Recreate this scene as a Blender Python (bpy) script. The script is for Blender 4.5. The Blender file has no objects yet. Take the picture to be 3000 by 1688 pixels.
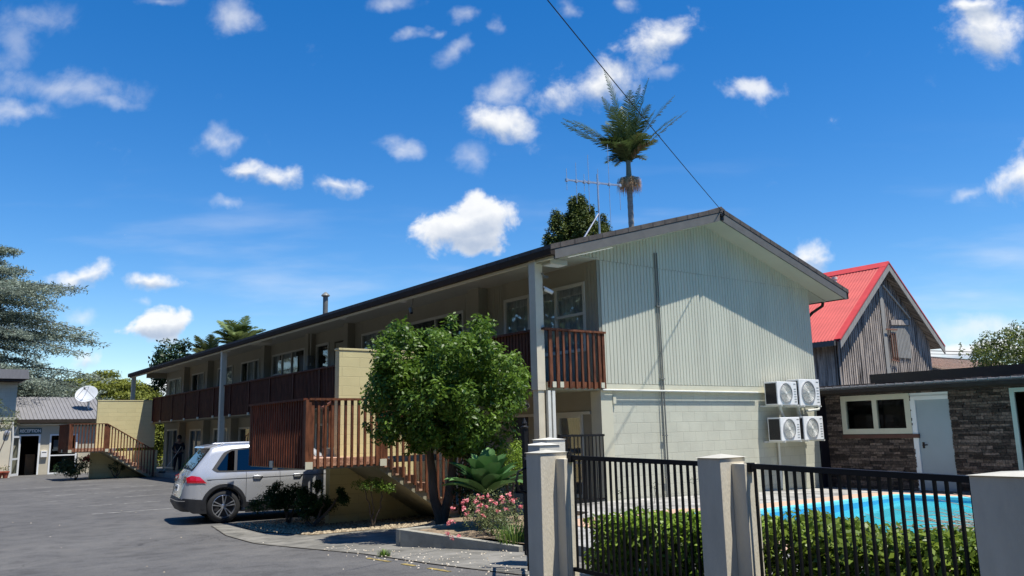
import bpy, bmesh, math, random
import numpy as np
from mathutils import Vector, Matrix
from mathutils.geometry import tessellate_polygon
random.seed(7); RNG = np.random.default_rng(11)
R = math.radians; PI = math.pi
S = bpy.context.scene; COL = S.collection

# ------------------------------------------------------------------ materials
def _n(nt, t, **k):
    n = nt.nodes.new(t)
    for a, b in k.items():
        if a.startswith('i_'):
            n.inputs[int(a[2:])].default_value = b
        else: setattr(n, a, b)
    return n
def rgb(c): return (c[0], c[1], c[2], 1.0)
def coords(nt, mode):
    tc = _n(nt, 'ShaderNodeTexCoord')
    if mode == 'xyz': return tc.outputs['Object']
    sp = _n(nt, 'ShaderNodeSeparateXYZ'); nt.links.new(tc.outputs['Object'], sp.inputs[0])
    cb = _n(nt, 'ShaderNodeCombineXYZ')
    nt.links.new(sp.outputs[{'x': 0, 'y': 1, 'z': 2}[mode[0]]], cb.inputs[0])
    nt.links.new(sp.outputs[{'x': 0, 'y': 1, 'z': 2}[mode[1]]], cb.inputs[1])
    return cb.outputs[0]
def mat(name, c, rough=0.6, var=0.12, scale=3.0, bump=0.0, bscale=40.0, metal=0.0, spec=0.5, c2=None, stretch=None,
        brick=None, wave=None, coat=0.0):
    """one principled surface: base colour broken up by two noises, optional block joints / ribs"""
    m = bpy.data.materials.new(name); m.use_nodes = True; nt = m.node_tree; L = nt.links
    b = nt.nodes['Principled BSDF']; b.inputs['Roughness'].default_value = rough; b.inputs['Metallic'].default_value = metal
    b.inputs['Specular IOR Level'].default_value = spec; b.inputs['Coat Weight'].default_value = coat
    co = coords(nt, 'xyz')
    if stretch:
        mp = _n(nt, 'ShaderNodeMapping'); mp.inputs['Scale'].default_value = stretch; L.new(co, mp.inputs[0]); co = mp.outputs[0]
    nz = _n(nt, 'ShaderNodeTexNoise'); nz.inputs['Scale'].default_value = scale; nz.inputs['Detail'].default_value = 6; nz.inputs['Roughness'].default_value = .65
    L.new(co, nz.inputs[0])
    rp = _n(nt, 'ShaderNodeValToRGB'); L.new(nz.outputs[0], rp.inputs[0])
    a = [x * (1 - var) for x in c]; d = [min(1, x * (1 + var)) for x in (c2 or c)]
    rp.color_ramp.elements[0].position = .32; rp.color_ramp.elements[1].position = .68
    rp.color_ramp.elements[0].color = rgb(a); rp.color_ramp.elements[1].color = rgb(d)
    out = rp.outputs[0]; hgt = None
    if brick:
        mode, w, h, mort, dark, off = brick
        bt = _n(nt, 'ShaderNodeTexBrick'); L.new(coords(nt, mode), bt.inputs['Vector'])
        bt.offset = off; bt.inputs['Scale'].default_value = 1; bt.inputs['Mortar Size'].default_value = mort; bt.inputs['Mortar Smooth'].default_value = .3
        bt.inputs['Brick Width'].default_value = w; bt.inputs['Row Height'].default_value = h
        bt.inputs['Color1'].default_value = (1, 1, 1, 1); bt.inputs['Color2'].default_value = (.93, .93, .93, 1); bt.inputs['Mortar'].default_value = (dark, dark, dark, 1)
        mx = _n(nt, 'ShaderNodeMix', data_type='RGBA', blend_type='MULTIPLY'); mx.inputs[0].default_value = 1
        L.new(out, mx.inputs[6]); L.new(bt.outputs[0], mx.inputs[7]); out = mx.outputs[2]
        hgt = bt.outputs[1]
    L.new(out, b.inputs['Base Color'])
    if bump or hgt:
        bp = _n(nt, 'ShaderNodeBump'); bp.inputs['Strength'].default_value = bump or .3; bp.inputs['Distance'].default_value = .01
        n2 = _n(nt, 'ShaderNodeTexNoise'); n2.inputs['Scale'].default_value = bscale; n2.inputs['Detail'].default_value = 4; L.new(co, n2.inputs[0])
        L.new(n2.outputs[0], bp.inputs['Height']); last = bp
        if hgt:
            b2 = _n(nt, 'ShaderNodeBump'); b2.invert = True; b2.inputs['Strength'].default_value = .5; b2.inputs['Distance'].default_value = .01
            L.new(hgt, b2.inputs['Height']); L.new(bp.outputs[0], b2.inputs['Normal']); last = b2
        L.new(last.outputs[0], b.inputs['Normal'])
    # roughness variation
    mr = _n(nt, 'ShaderNodeMapRange'); mr.inputs[3].default_value = max(0.02, rough - .08); mr.inputs[4].default_value = min(1, rough + .08)
    L.new(nz.outputs[0], mr.inputs[0]); L.new(mr.outputs[0], b.inputs['Roughness'])
    return m
def leafmat(name, dark, light, rough=.45, trans=.35, spec=.4):
    m = bpy.data.materials.new(name); m.use_nodes = True; nt = m.node_tree; L = nt.links
    b = nt.nodes['Principled BSDF']; b.inputs['Roughness'].default_value = rough; b.inputs['Specular IOR Level'].default_value = spec
    at = _n(nt, 'ShaderNodeAttribute', attribute_name='v')
    rp = _n(nt, 'ShaderNodeValToRGB'); rp.color_ramp.elements[0].color = rgb(dark); rp.color_ramp.elements[1].color = rgb(light)
    L.new(at.outputs['Fac'], rp.inputs[0]); L.new(rp.outputs[0], b.inputs['Base Color'])
    tr = _n(nt, 'ShaderNodeBsdfTranslucent'); L.new(rp.outputs[0], tr.inputs[0])
    mx = _n(nt, 'ShaderNodeMixShader'); mx.inputs[0].default_value = trans
    L.new(b.outputs[0], mx.inputs[1]); L.new(tr.outputs[0], mx.inputs[2]); L.new(mx.outputs[0], nt.nodes['Material Output'].inputs[0])
    return m
def glassmat(name, tint=(.62, .66, .66), base=.0, rmin=.02, k=.27):
    m = bpy.data.materials.new(name); m.use_nodes = True; nt = m.node_tree; L = nt.links
    nt.nodes.remove(nt.nodes['Principled BSDF'])
    t = _n(nt, 'ShaderNodeBsdfTransparent'); t.inputs[0].default_value = rgb(tint)
    g = _n(nt, 'ShaderNodeBsdfGlossy'); g.inputs['Roughness'].default_value = rmin
    f = _n(nt, 'ShaderNodeFresnel'); f.inputs[0].default_value = 1.5
    ad = _n(nt, 'ShaderNodeMath', operation='MULTIPLY_ADD'); ad.inputs[1].default_value = k; ad.inputs[2].default_value = base; L.new(f.outputs[0], ad.inputs[0])
    nz = _n(nt, 'ShaderNodeTexNoise'); nz.inputs['Scale'].default_value = 1.3; bp = _n(nt, 'ShaderNodeBump'); bp.inputs['Strength'].default_value = .05; bp.inputs['Distance'].default_value = .02
    L.new(coords(nt, 'xyz'), nz.inputs[0]); L.new(nz.outputs[0], bp.inputs['Height']); L.new(bp.outputs[0], g.inputs['Normal'])
    mx = _n(nt, 'ShaderNodeMixShader'); L.new(ad.outputs[0], mx.inputs[0]); L.new(t.outputs[0], mx.inputs[1]); L.new(g.outputs[0], mx.inputs[2])
    L.new(mx.outputs[0], nt.nodes['Material Output'].inputs[0]); return m

M = {}
M['clad'] = mat('painted_cladding', (.52, .52, .42), .55, .085, 1.1, .15, 60, stretch=(1.6, 1, .3))
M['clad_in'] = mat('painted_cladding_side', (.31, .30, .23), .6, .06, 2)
M['block'] = mat('painted_blocks', (.53, .525, .42), .6, .08, 1.2, .35, 45, brick=('xz', .4, .215, .006, .78, .5))
M['trim'] = mat('cream_trim', (.58, .56, .43), .5, .06, 3)
M['soffit'] = mat('soffit_paint', (.44, .43, .35), .6, .05, 1)
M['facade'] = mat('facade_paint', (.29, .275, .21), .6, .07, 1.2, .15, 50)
M['pilaster'] = mat('pilaster_paint', (.56, .54, .41), .6, .05, 1.5)
M['barge'] = mat('grey_barge', (.12, .115, .105), .6, .12, 4)
M['rooftile'] = mat('brown_roof', (.085, .07, .06), .7, .35, 6, .4, 30, brick=('yx', .38, .37, .02, .45, .5))
M['gutter'] = mat('dark_gutter', (.040, .031, .025), .75, .2, 5, spec=.15)
M['timber'] = mat('stained_timber', (.075, .026, .013), .6, .35, 5, .3, 60, stretch=(3, 3, .6), c2=(.165, .06, .027), spec=.3)
M['timber_side'] = mat('shaded_stained_timber', (.055, .018, .010), .65, .35, 5, .3, 60, stretch=(3, 3, .6), c2=(.12, .038, .02), spec=.2)  # railing timber darkened in its colour for the shaded side of the landing
M['timber_dk'] = mat('stained_timber_panel', (.055, .02, .012), .65, .35, 4, .3, 60, stretch=(3, 3, .5), c2=(.095, .033, .018), spec=.2)
M['tread'] = mat('pink_terracotta_deck', (.5, .3, .2), .7, .15, 8, .3, 50)
M['yellow'] = mat('yellow_blocks', (.63, .56, .29), .6, .05, 1.5, .3, 45, brick=('xz', .8, .2, .006, .80, .5))
M['concrete'] = mat('weathered_concrete', (.30, .29, .24), .85, .2, 4, .4, 40)
M['slabside'] = mat('painted_slab', (.30, .285, .20), .7, .12, 4, .2, 40)
M['white'] = mat('white_paint', (.78, .78, .76), .4, .04, 3)
M['frame'] = mat('window_frame_paint', (.55, .55, .48), .4, .05, 3)
M['frame_w'] = mat('white_frames', (.78, .80, .80), .4, .03, 3)
M['curtain'] = mat('net_curtain', (.72, .74, .76), .9, .35, 9, stretch=(1.5, 1.5, .25))
M['curtain3'] = mat('grey_blind', (.20, .20, .19), .9, .2, 6, stretch=(1.5, 1.5, .25))
M['curtain2'] = mat('dark_curtain', (.12, .12, .13), .9, .3, 6)
M['interior'] = mat('room_interior', (.06, .055, .05), .9, .3, 2)
M['glass'] = glassmat('window_glass')
M['glass_dk'] = glassmat('dark_glass', (.3, .33, .35), .03)
M['mast'] = mat('galvanised', (.6, .6, .6), .35, .1, 8, metal=.7)
M['black'] = mat('black_powdercoat', (.010, .010, .011), .5, .1, 20, spec=.25)
M['nearblack'] = mat('black_parts_and_gaps', (.01, .01, .016), .4, .1, 5)
M['pillar'] = mat('rendered_pillar', (.62, .565, .44), .8, .14, 2.2, .4, 60, stretch=(1.5, 1.5, .45))
M['pillar_cap'] = mat('pillar_cap', (.62, .60, .52), .75, .1, 3, .3, 50)
M['pillar_top'] = mat('pillar_top', (.46, .44, .37), .8, .12, 4, .3, 50)
M['post'] = mat('post_paint', (.62, .565, .43), .6, .07, 3)
M['pipe'] = mat('white_pipe', (.66, .66, .60), .4, .06, 5)
M['pipe_dk'] = mat('grey_pipe', (.16, .165, .15), .5, .15, 5)
M['bark'] = mat('bark', (.09, .07, .055), .9, .35, 9, .6, 30, stretch=(1, 1, .3))
M['red'] = mat('red_iron', (.60, .11, .085), .6, .14, 1.3, stretch=(1, .3, 1))
M['redtrim'] = mat('red_barge', (.58, .06, .05), .5, .1, 3)
M['stonecol'] = None
M['metalroof'] = mat('grey_iron_roof', (.20, .195, .195), .6, .12, 3, stretch=(3, .4, 1))
M['rust'] = mat('rusty_roof', (.40, .33, .26), .8, .2, 2, c2=(.44, .31, .22), stretch=(2, .5, 1))
M['door_blue'] = mat('pale_blue_door', (.31, .37, .40), .45, .04, 2)
M['wall_cream'] = mat('cream_render', (.50, .455, .35), .7, .07, 2, .2, 50)
M['wall_light'] = mat('light_render', (.62, .57, .44), .7, .07, 2, .2, 50)
M['brown'] = mat('brown_sill', (.10, .04, .028), .6, .2, 5)
M['terracotta'] = mat('terracotta', (.42, .10, .05), .7, .2, 8)
M['soil'] = mat('garden_soil', (.10, .075, .05), .95, .45, 14, 1.0, 30, c2=(.26, .19, .12))
M['ceiling'] = mat('ceiling_paint', (.42, .42, .36), .6, .05, 1)

def asphalt():
    m = bpy.data.materials.new('asphalt'); m.use_nodes = True; nt = m.node_tree; L = nt.links
    b = nt.nodes['Principled BSDF']; b.inputs['Roughness'].default_value = .85
    co = coords(nt, 'xyz')
    def nz(s, d=5, r=.6):
        n = _n(nt, 'ShaderNodeTexNoise'); n.inputs['Scale'].default_value = s; n.inputs['Detail'].default_value = d; n.inputs['Roughness'].default_value = r; L.new(co, n.inputs[0]); return n.outputs[0]
    r1 = _n(nt, 'ShaderNodeValToRGB'); L.new(nz(.35, 7, .65), r1.inputs[0])
    r1.color_ramp.elements[0].position = .3; r1.color_ramp.elements[0].color = (.073, .071, .069, 1)
    r1.color_ramp.elements[1].position = .7; r1.color_ramp.elements[1].color = (.122, .119, .114, 1)
    r2 = _n(nt, 'ShaderNodeValToRGB'); L.new(nz(55, 3), r2.inputs[0])
    r2.color_ramp.elements[0].position = .3; r2.color_ramp.elements[0].color = (.62, .62, .62, 1)
    r2.color_ramp.elements[1].position = .72; r2.color_ramp.elements[1].color = (1.45, 1.43, 1.38, 1)
    mx = _n(nt, 'ShaderNodeMix', data_type='RGBA', blend_type='MULTIPLY'); mx.inputs[0].default_value = 1
    L.new(r1.outputs[0], mx.inputs[6]); L.new(r2.outputs[0], mx.inputs[7])
    # oil stains and pale scuffs
    r3 = _n(nt, 'ShaderNodeValToRGB'); L.new(nz(2.3, 5, .7), r3.inputs[0])
    r3.color_ramp.elements[0].position = .34; r3.color_ramp.elements[0].color = (.72, .71, .70, 1)
    r3.color_ramp.elements[1].position = .5; r3.color_ramp.elements[1].color = (1.0, 1, 1, 1)
    e = r3.color_ramp.elements.new(.72); e.color = (1.15, 1.12, 1.07, 1)
    my = _n(nt, 'ShaderNodeMix', data_type='RGBA', blend_type='MULTIPLY'); my.inputs[0].default_value = 1
    L.new(mx.outputs[2], my.inputs[6]); L.new(r3.outputs[0], my.inputs[7])
    wv = _n(nt, 'ShaderNodeTexNoise'); wv.inputs['Scale'].default_value = 1.7; wv.inputs['Detail'].default_value = 6; L.new(co, wv.inputs[0])
    wa = _n(nt, 'ShaderNodeVectorMath', operation='MULTIPLY_ADD'); L.new(wv.outputs['Color'], wa.inputs[0]); wa.inputs[1].default_value = (1.2, 1.2, 0); L.new(co, wa.inputs[2])
    vo = _n(nt, 'ShaderNodeTexVoronoi', feature='DISTANCE_TO_EDGE'); vo.inputs['Scale'].default_value = .33; L.new(wa.outputs[0], vo.inputs['Vector'])
    cm = _n(nt, 'ShaderNodeMapRange'); L.new(vo.outputs['Distance'], cm.inputs[0]); cm.inputs[1].default_value = .0; cm.inputs[2].default_value = .006; cm.inputs[3].default_value = 1; cm.inputs[4].default_value = 0
    mk = _n(nt, 'ShaderNodeMapRange'); L.new(nz(.22, 2), mk.inputs[0]); mk.inputs[1].default_value = .48; mk.inputs[2].default_value = .6; mk.inputs[4].default_value = .75
    mm = _n(nt, 'ShaderNodeMath', operation='MULTIPLY'); L.new(cm.outputs[0], mm.inputs[0]); L.new(mk.outputs[0], mm.inputs[1])
    mc = _n(nt, 'ShaderNodeMix', data_type='RGBA'); L.new(mm.outputs[0], mc.inputs[0]); L.new(my.outputs[2], mc.inputs[6]); mc.inputs[7].default_value = (.03, .028, .025, 1)
    L.new(mc.outputs[2], b.inputs['Base Color'])
    bp = _n(nt, 'ShaderNodeBump'); bp.inputs['Strength'].default_value = .5; bp.inputs['Distance'].default_value = .01; L.new(nz(90, 3), bp.inputs['Height']); L.new(bp.outputs[0], b.inputs['Normal'])
    return m
M['asphalt'] = asphalt()
M['path'] = mat('old_concrete', (.125, .12, .10), .9, .25, 2.5, .6, 60, c2=(.19, .18, .155))
M['terrace'] = mat('pebbled_terrace', (.19, .185, .17), .9, .3, 1.6, .6, 60, c2=(.37, .36, .33))
M['coping'] = mat('pink_coping', (.55, .36, .25), .85, .22, 25, .5, 60)
M['line'] = mat('worn_line_paint', (.12, .115, .105), .8, .3, 5, c2=(.40, .39, .36))
M['yline'] = mat('worn_yellow_paint', (.16, .13, .07), .8, .3, 12, c2=(.38, .28, .07))
M['poolwall'] = mat('pool_liner', (.03, .34, .62), .4, .12, 3)
M['poollip'] = mat('pool_lip', (.16, .62, .78), .4, .06, 3)
M['grass'] = mat('far_grass', (.05, .08, .03), .9, .4, 1, c2=(.09, .12, .04))

def weathered():
    """silvered board-and-batten timber"""
    m = bpy.data.materials.new('silvered_boards'); m.use_nodes = True; nt = m.node_tree; L = nt.links
    b = nt.nodes['Principled BSDF']; b.inputs['Roughness'].default_value = .9
    sp = _n(nt, 'ShaderNodeSeparateXYZ'); L.new(coords(nt, 'xyz'), sp.inputs[0])
    ad = _n(nt, 'ShaderNodeMath', operation='ADD'); L.new(sp.outputs[0], ad.inputs[0]); L.new(sp.outputs[1], ad.inputs[1])
    cb = _n(nt, 'ShaderNodeCombineXYZ'); L.new(ad.outputs[0], cb.inputs[0]); L.new(sp.outputs[2], cb.inputs[2])
    mp = _n(nt, 'ShaderNodeMapping'); mp.inputs['Scale'].default_value = (7, 1, .35); L.new(cb.outputs[0], mp.inputs[0])
    nz = _n(nt, 'ShaderNodeTexNoise'); nz.inputs['Scale'].default_value = 1.4; nz.inputs['Detail'].default_value = 8; nz.inputs['Roughness'].default_value = .75; L.new(mp.outputs[0], nz.inputs[0])
    rp = _n(nt, 'ShaderNodeValToRGB'); L.new(nz.outputs[0], rp.inputs[0])
    rp.color_ramp.elements[0].position = .36; rp.color_ramp.elements[0].color = (.035, .030, .026, 1)
    rp.color_ramp.elements[1].position = .64; rp.color_ramp.elements[1].color = (.80, .68, .55, 1)
    e = rp.color_ramp.elements.new(.5); e.color = (.33, .285, .245, 1)
    L.new(rp.outputs[0], b.inputs['Base Color']); return m
M['boards'] = weathered()
def ledgestone():
    m = bpy.data.materials.new('split_face_brick'); m.use_nodes = True; nt = m.node_tree; L = nt.links
    b = nt.nodes['Principled BSDF']; b.inputs['Roughness'].default_value = .9
    at = _n(nt, 'ShaderNodeAttribute', attribute_name='v')
    rp = _n(nt, 'ShaderNodeValToRGB'); L.new(at.outputs['Fac'], rp.inputs[0])
    rp.color_ramp.elements[0].color = (.035, .026, .022, 1); rp.color_ramp.elements[1].color = (.20, .155, .13, 1)
    nz = _n(nt, 'ShaderNodeTexNoise'); nz.inputs['Scale'].default_value = 22; nz.inputs['Detail'].default_value = 6; L.new(coords(nt, 'xyz'), nz.inputs[0])
    r2 = _n(nt, 'ShaderNodeValToRGB'); L.new(nz.outputs[0], r2.inputs[0]); r2.color_ramp.elements[0].position = .35; r2.color_ramp.elements[1].position = .75
    r2.color_ramp.elements[0].color = (.5, .5, .5, 1); r2.color_ramp.elements[1].color = (1.7, 1.6, 1.5, 1)
    mx = _n(nt, 'ShaderNodeMix', data_type='RGBA', blend_type='MULTIPLY'); mx.inputs[0].default_value = 1
    L.new(rp.outputs[0], mx.inputs[6]); L.new(r2.outputs[0], mx.inputs[7]); L.new(mx.outputs[2], b.inputs['Base Color'])
    bp = _n(nt, 'ShaderNodeBump'); bp.inputs['Strength'].default_value = .8; bp.inputs['Distance'].default_value = .02; L.new(nz.outputs[0], bp.inputs['Height']); L.new(bp.outputs[0], b.inputs['Normal'])
    return m
M['stone'] = ledgestone()
def watermat():
    m = bpy.data.materials.new('pool_water'); m.use_nodes = True; nt = m.node_tree; L = nt.links
    nt.nodes.remove(nt.nodes['Principled BSDF'])
    t = _n(nt, 'ShaderNodeBsdfTransparent'); t.inputs[0].default_value = (.55, .93, .95, 1)
    g = _n(nt, 'ShaderNodeBsdfGlossy'); g.inputs['Roughness'].default_value = .03
    d = _n(nt, 'ShaderNodeBsdfDiffuse'); d.inputs[0].default_value = (.09, .62, .68, 1)
    f = _n(nt, 'ShaderNodeFresnel'); f.inputs[0].default_value = 1.33
    nz = _n(nt, 'ShaderNodeTexNoise'); nz.inputs['Scale'].default_value = 4; nz.inputs['Detail'].default_value = 3
    bp = _n(nt, 'ShaderNodeBump'); bp.inputs['Strength'].default_value = .12; bp.inputs['Distance'].default_value = .03
    L.new(coords(nt, 'xyz'), nz.inputs[0]); L.new(nz.outputs[0], bp.inputs['Height']); L.new(bp.outputs[0], g.inputs['Normal']); L.new(bp.outputs[0], f.inputs['Normal'])
    m0 = _n(nt, 'ShaderNodeMixShader'); m0.inputs[0].default_value = .6; L.new(t.outputs[0], m0.inputs[1]); L.new(d.outputs[0], m0.inputs[2])
    fm_ = _n(nt, 'ShaderNodeMath', operation='MULTIPLY'); fm_.inputs[1].default_value = .4; L.new(f.outputs[0], fm_.inputs[0])
    mx = _n(nt, 'ShaderNodeMixShader'); L.new(fm_.outputs[0], mx.inputs[0]); L.new(m0.outputs[0], mx.inputs[1]); L.new(g.outputs[0], mx.inputs[2])
    L.new(mx.outputs[0], nt.nodes['Material Output'].inputs[0]); return m
M['water'] = watermat()
M['poolfloor'] = mat('pool_floor', (.14, .72, .78), .5, .08, 1.5)

# ------------------------------------------------------------------ objects
WORLDSPACE = set()
def thing(name, label, cat, loc=(0, 0, 0), group=None, rotz=0, local=False):
    o = bpy.data.objects.new(name, None); COL.objects.link(o); o.location = loc; o.rotation_euler = (0, 0, rotz)
    o.empty_display_size = .3
    o['label'] = label; o['category'] = cat
    if group: o['group'] = group
    if not local: WORLDSPACE.add(o.name)
    return o
def place(o, parent):
    if parent is not None:
        o.parent = parent
        if parent.name in WORLDSPACE: o.location = -Vector(parent.location)
def tag(o, label=None, cat=None, group=None, kind=None):
    if label: o['label'] = label
    if cat: o['category'] = cat
    if group: o['group'] = group
    if kind: o['kind'] = kind
    return o
def copy_tree(o, parent=None):
    c = o.copy(); COL.objects.link(c); c.parent = parent
    for ch in list(o.children): copy_tree(ch, c)
    return c
class MB:
    def __init__(s): s.v = []; s.f = []; s.a = []; s.cur = .5
    def add(s, vs, fs):
        k = len(s.v); s.v += [tuple(map(float, p)) for p in vs]; s.f += [tuple(i + k for i in f) for f in fs]; s.a += [s.cur] * len(fs); return s
    def box(s, x0, x1, y0, y1, z0, z1):
        x0, x1 = sorted((x0, x1)); y0, y1 = sorted((y0, y1)); z0, z1 = sorted((z0, z1))
        v = [(x0, y0, z0), (x1, y0, z0), (x1, y1, z0), (x0, y1, z0), (x0, y0, z1), (x1, y0, z1), (x1, y1, z1), (x0, y1, z1)]
        return s.add(v, [(0, 3, 2, 1), (4, 5, 6, 7), (0, 1, 5, 4), (1, 2, 6, 5), (2, 3, 7, 6), (3, 0, 4, 7)])
    def obox(s, c, ax, ay, az):
        """box from centre and three half-axis vectors"""
        c, ax, ay, az = map(Vector, (c, ax, ay, az)); v = []
        for k in (-1, 1):
            for (i, j) in ((-1, -1), (1, -1), (1, 1), (-1, 1)): v.append(c + ax * i + ay * j + az * k)
        return s.add(v, [(0, 3, 2, 1), (4, 5, 6, 7), (0, 1, 5, 4), (1, 2, 6, 5), (2, 3, 7, 6), (3, 0, 4, 7)])
    def bar(s, p, q, w, h, up=(0, 0, 1)):
        p, q = Vector(p), Vector(q); d = (q - p); l = d.length; d.normalize(); up = Vector(up)
        sd = d.cross(up)
        if sd.length < 1e-4: sd = d.cross(Vector((1, 0, 0)))
        sd.normalize(); u = sd.cross(d)
        return s.obox((p + q) / 2, d * (l / 2), sd * (w / 2), u * (h / 2))
    def prism(s, pts, axis, a, b):
        """2-D outline extruded along an axis"""
        n = len(pts)
        def P(t, k):
            return {'x': (k, t[0], t[1]), 'y': (t[0], k, t[1]), 'z': (t[0], t[1], k)}[axis]
        v = [P(t, a) for t in pts] + [P(t, b) for t in pts]
        f = [tuple(range(n))[::-1], tuple(range(n, 2 * n))] + [(i, (i + 1) % n, n + (i + 1) % n, n + i) for i in range(n)]
        return s.add(v, f)
    def tube(s, pts, rs, n=8, cap=True):
        pts = [Vector(p) for p in pts]
        if not hasattr(rs, '__len__'): rs = [rs] * len(pts)
        v = []; f = []; ref = None
        for i, p in enumerate(pts):
            d = (pts[min(i + 1, len(pts) - 1)] - pts[max(i - 1, 0)]).normalized()
            if ref is None:
                ref = d.cross(Vector((0, 0, 1)));
                if ref.length < .1: ref = d.cross(Vector((1, 0, 0)))
            ref = (ref - d * ref.dot(d)).normalized(); u = d.cross(ref)
            for k in range(n):
                a = 2 * PI * k / n; v.append(p + (ref * math.cos(a) + u * math.sin(a)) * rs[i])
        for i in range(len(pts) - 1):
            for k in range(n): f.append((i * n + k, i * n + (k + 1) % n, (i + 1) * n + (k + 1) % n, (i + 1) * n + k))
        if cap: f.append(tuple(range(n))[::-1]); f.append(tuple(range((len(pts) - 1) * n, len(pts) * n)))
        return s.add(v, f)
    def lathe(s, prof, c, axis=(0, 0, 1), n=24):
        """profile (r, h) turned about an axis through c"""
        ax = Vector(axis).normalized(); r0 = ax.cross(Vector((0, 0, 1)))
        if r0.length < .1: r0 = Vector((1, 0, 0))
        r0.normalize(); r1 = ax.cross(r0); c = Vector(c); v = []; f = []
        for (r, h) in prof:
            for k in range(n):
                a = 2 * PI * k / n; v.append(c + ax * h + (r0 * math.cos(a) + r1 * math.sin(a)) * r)
        for i in range(len(prof) - 1):
            for k in range(n): f.append((i * n + k, i * n + (k + 1) % n, (i + 1) * n + (k + 1) % n, (i + 1) * n + k))
        return s.add(v, f)
    def build(s, name, m, parent=None, smooth=False, bevel=0, attr=False):
        me = bpy.data.meshes.new(name); me.from_pydata(s.v, [], s.f); me.update()
        if attr:
            a = me.attributes.new('v', 'FLOAT', 'FACE'); a.data.foreach_set('value', s.a)
        bm = bmesh.new(); bm.from_mesh(me)
        if smooth: bmesh.ops.remove_doubles(bm, verts=bm.verts, dist=1e-5)
        if bevel: bmesh.ops.bevel(bm, geom=bm.edges[:], offset=bevel, segments=2, affect='EDGES', profile=.6)
        bmesh.ops.recalc_face_normals(bm, faces=bm.faces); bm.to_mesh(me); bm.free()
        me.materials.append(M[m] if isinstance(m, str) else m)
        if smooth:
            me.shade_smooth()
            try: me.set_sharp_from_angle(angle=R(35))
            except Exception: pass
        o = bpy.data.objects.new(name, me); COL.objects.link(o); place(o, parent); return o
def npmesh(name, V, F, vals, m, parent=None, smooth=False):
    """quads from numpy arrays, with a per-face random value 'v'"""
    me = bpy.data.meshes.new(name); nf = len(F)
    me.vertices.add(len(V)); me.vertices.foreach_set('co', V.astype(np.float32).ravel())
    me.loops.add(nf * 4); me.loops.foreach_set('vertex_index', F.astype(np.int32).ravel())
    me.polygons.add(nf); me.polygons.foreach_set('loop_start', np.arange(0, nf * 4, 4, dtype=np.int32))
    me.update(calc_edges=True); me.validate()
    a = me.attributes.new('v', 'FLOAT', 'FACE'); a.data.foreach_set('value', vals.astype(np.float32))
    me.materials.append(m); o = bpy.data.objects.new(name, me); COL.objects.link(o); place(o, parent); return o
def leafquads(P, Nrm, size, aspect, jitter=.5, tip=None):
    """kite-shaped leaves at P, facing about Nrm; returns V,F"""
    n = len(P); Nn = Nrm + RNG.normal(0, jitter, (n, 3)); Nn /= np.linalg.norm(Nn, axis=1, keepdims=True) + 1e-9
    T = RNG.normal(0, 1, (n, 3)) if tip is None else tip + RNG.normal(0, .35, (n, 3))
    T -= Nn * np.sum(T * Nn, 1, keepdims=True); T /= np.linalg.norm(T, axis=1, keepdims=True) + 1e-9
    B = np.cross(Nn, T); s = size * RNG.uniform(.65, 1.3, (n, 1))
    V = np.stack([P, P + T * s * .45 + B * s * aspect * .5 + Nn * s * .08, P + T * s, P + T * s * .45 - B * s * aspect * .5 + Nn * s * .08], 1).reshape(-1, 3)
    return V, np.arange(n * 4).reshape(n, 4)
def clump_points(clumps, dens):
    """points and outward normals through a list of (centre, radii) puffs, thicker near their skins"""
    Ps = []; Ns = []; Vs = []
    for c, r in clumps:
        c = np.array(c, float); r = np.array(r, float) * np.ones(3)
        n = max(8, int(dens * (r[0] * r[1] + r[1] * r[2] + r[0] * r[2]) / 3))
        d = RNG.normal(0, 1, (n, 3)); d /= np.linalg.norm(d, axis=1, keepdims=True)
        rad = RNG.uniform(.35, 1.08, (n, 1)) ** .6
        Ps.append(c + d * r * rad); Ns.append(d * .8 + np.array([0, 0, .55])); Vs.append(np.clip(RNG.normal(RNG.uniform(.3, .7), .2, n), 0, 1))
    return np.concatenate(Ps), np.concatenate(Ns), np.concatenate(Vs)
def foliage(name, clumps, dens, size, aspect, m, parent, jitter=.55):
    P, N, vals = clump_points(clumps, dens); V, F = leafquads(P, N, size, aspect, jitter)
    return npmesh(name, V, F, vals, m, parent)
def crown(c, r, n, pr, seed=0, flat=1.0, inner=.25, box=2):
    """puffs over the skin of an ellipsoid (and a few inside) for an uneven crown"""
    g = np.random.default_rng(seed); out = []
    for i in range(n):
        d = g.normal(0, 1, 3); d /= (np.abs(d) ** box).sum() ** (1 / box); k = g.uniform(.6, 1.0) if g.random() > inner else g.uniform(.1, .6)
        p = np.array(c) + d * np.array(r) * k; q = pr * g.uniform(.5, 1.35)
        out.append((p, (q, q, q * flat)))
    return out

# ------------------------------------------------------------------ ground
def gh(x, y): return -.05 - .33 * min(1, max(0, (y + 6) / 8))
def grid_sheet(xs, ys, hf, name, m):
    b = MB(); n = len(ys)
    b.add([(x, y, hf(x, y)) for x in xs for y in ys], [(i * n + j, (i + 1) * n + j, (i + 1) * n + j + 1, i * n + j + 1) for i in range(len(xs) - 1) for j in range(n - 1)])
    return b.build(name, m)
def ghole(x, y):
    return -2.2 if (-4.3 < x < 7.4 and -11.9 < y < -1.4) else gh(x, y)
xs = [-600, -200, -60, -30, -20] + [-15 + i for i in range(10)] + [-4.5, -4.2, -3, 0, 3, 6, 7.3, 7.5, 12, 20, 40, 100, 300, 900]
ys = [-400, -100, -30, -14, -12, -11.7, -9, -7, -6] + [-5 + .5 * i for i in range(7)] + [-1.6, -1.3, -1, 0, 1, 2, 4, 8, 14, 20, 30, 40, 60, 100, 300, 900]
tag(grid_sheet(xs, ys, ghole, 'driveway', 'asphalt'), kind='structure')
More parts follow.
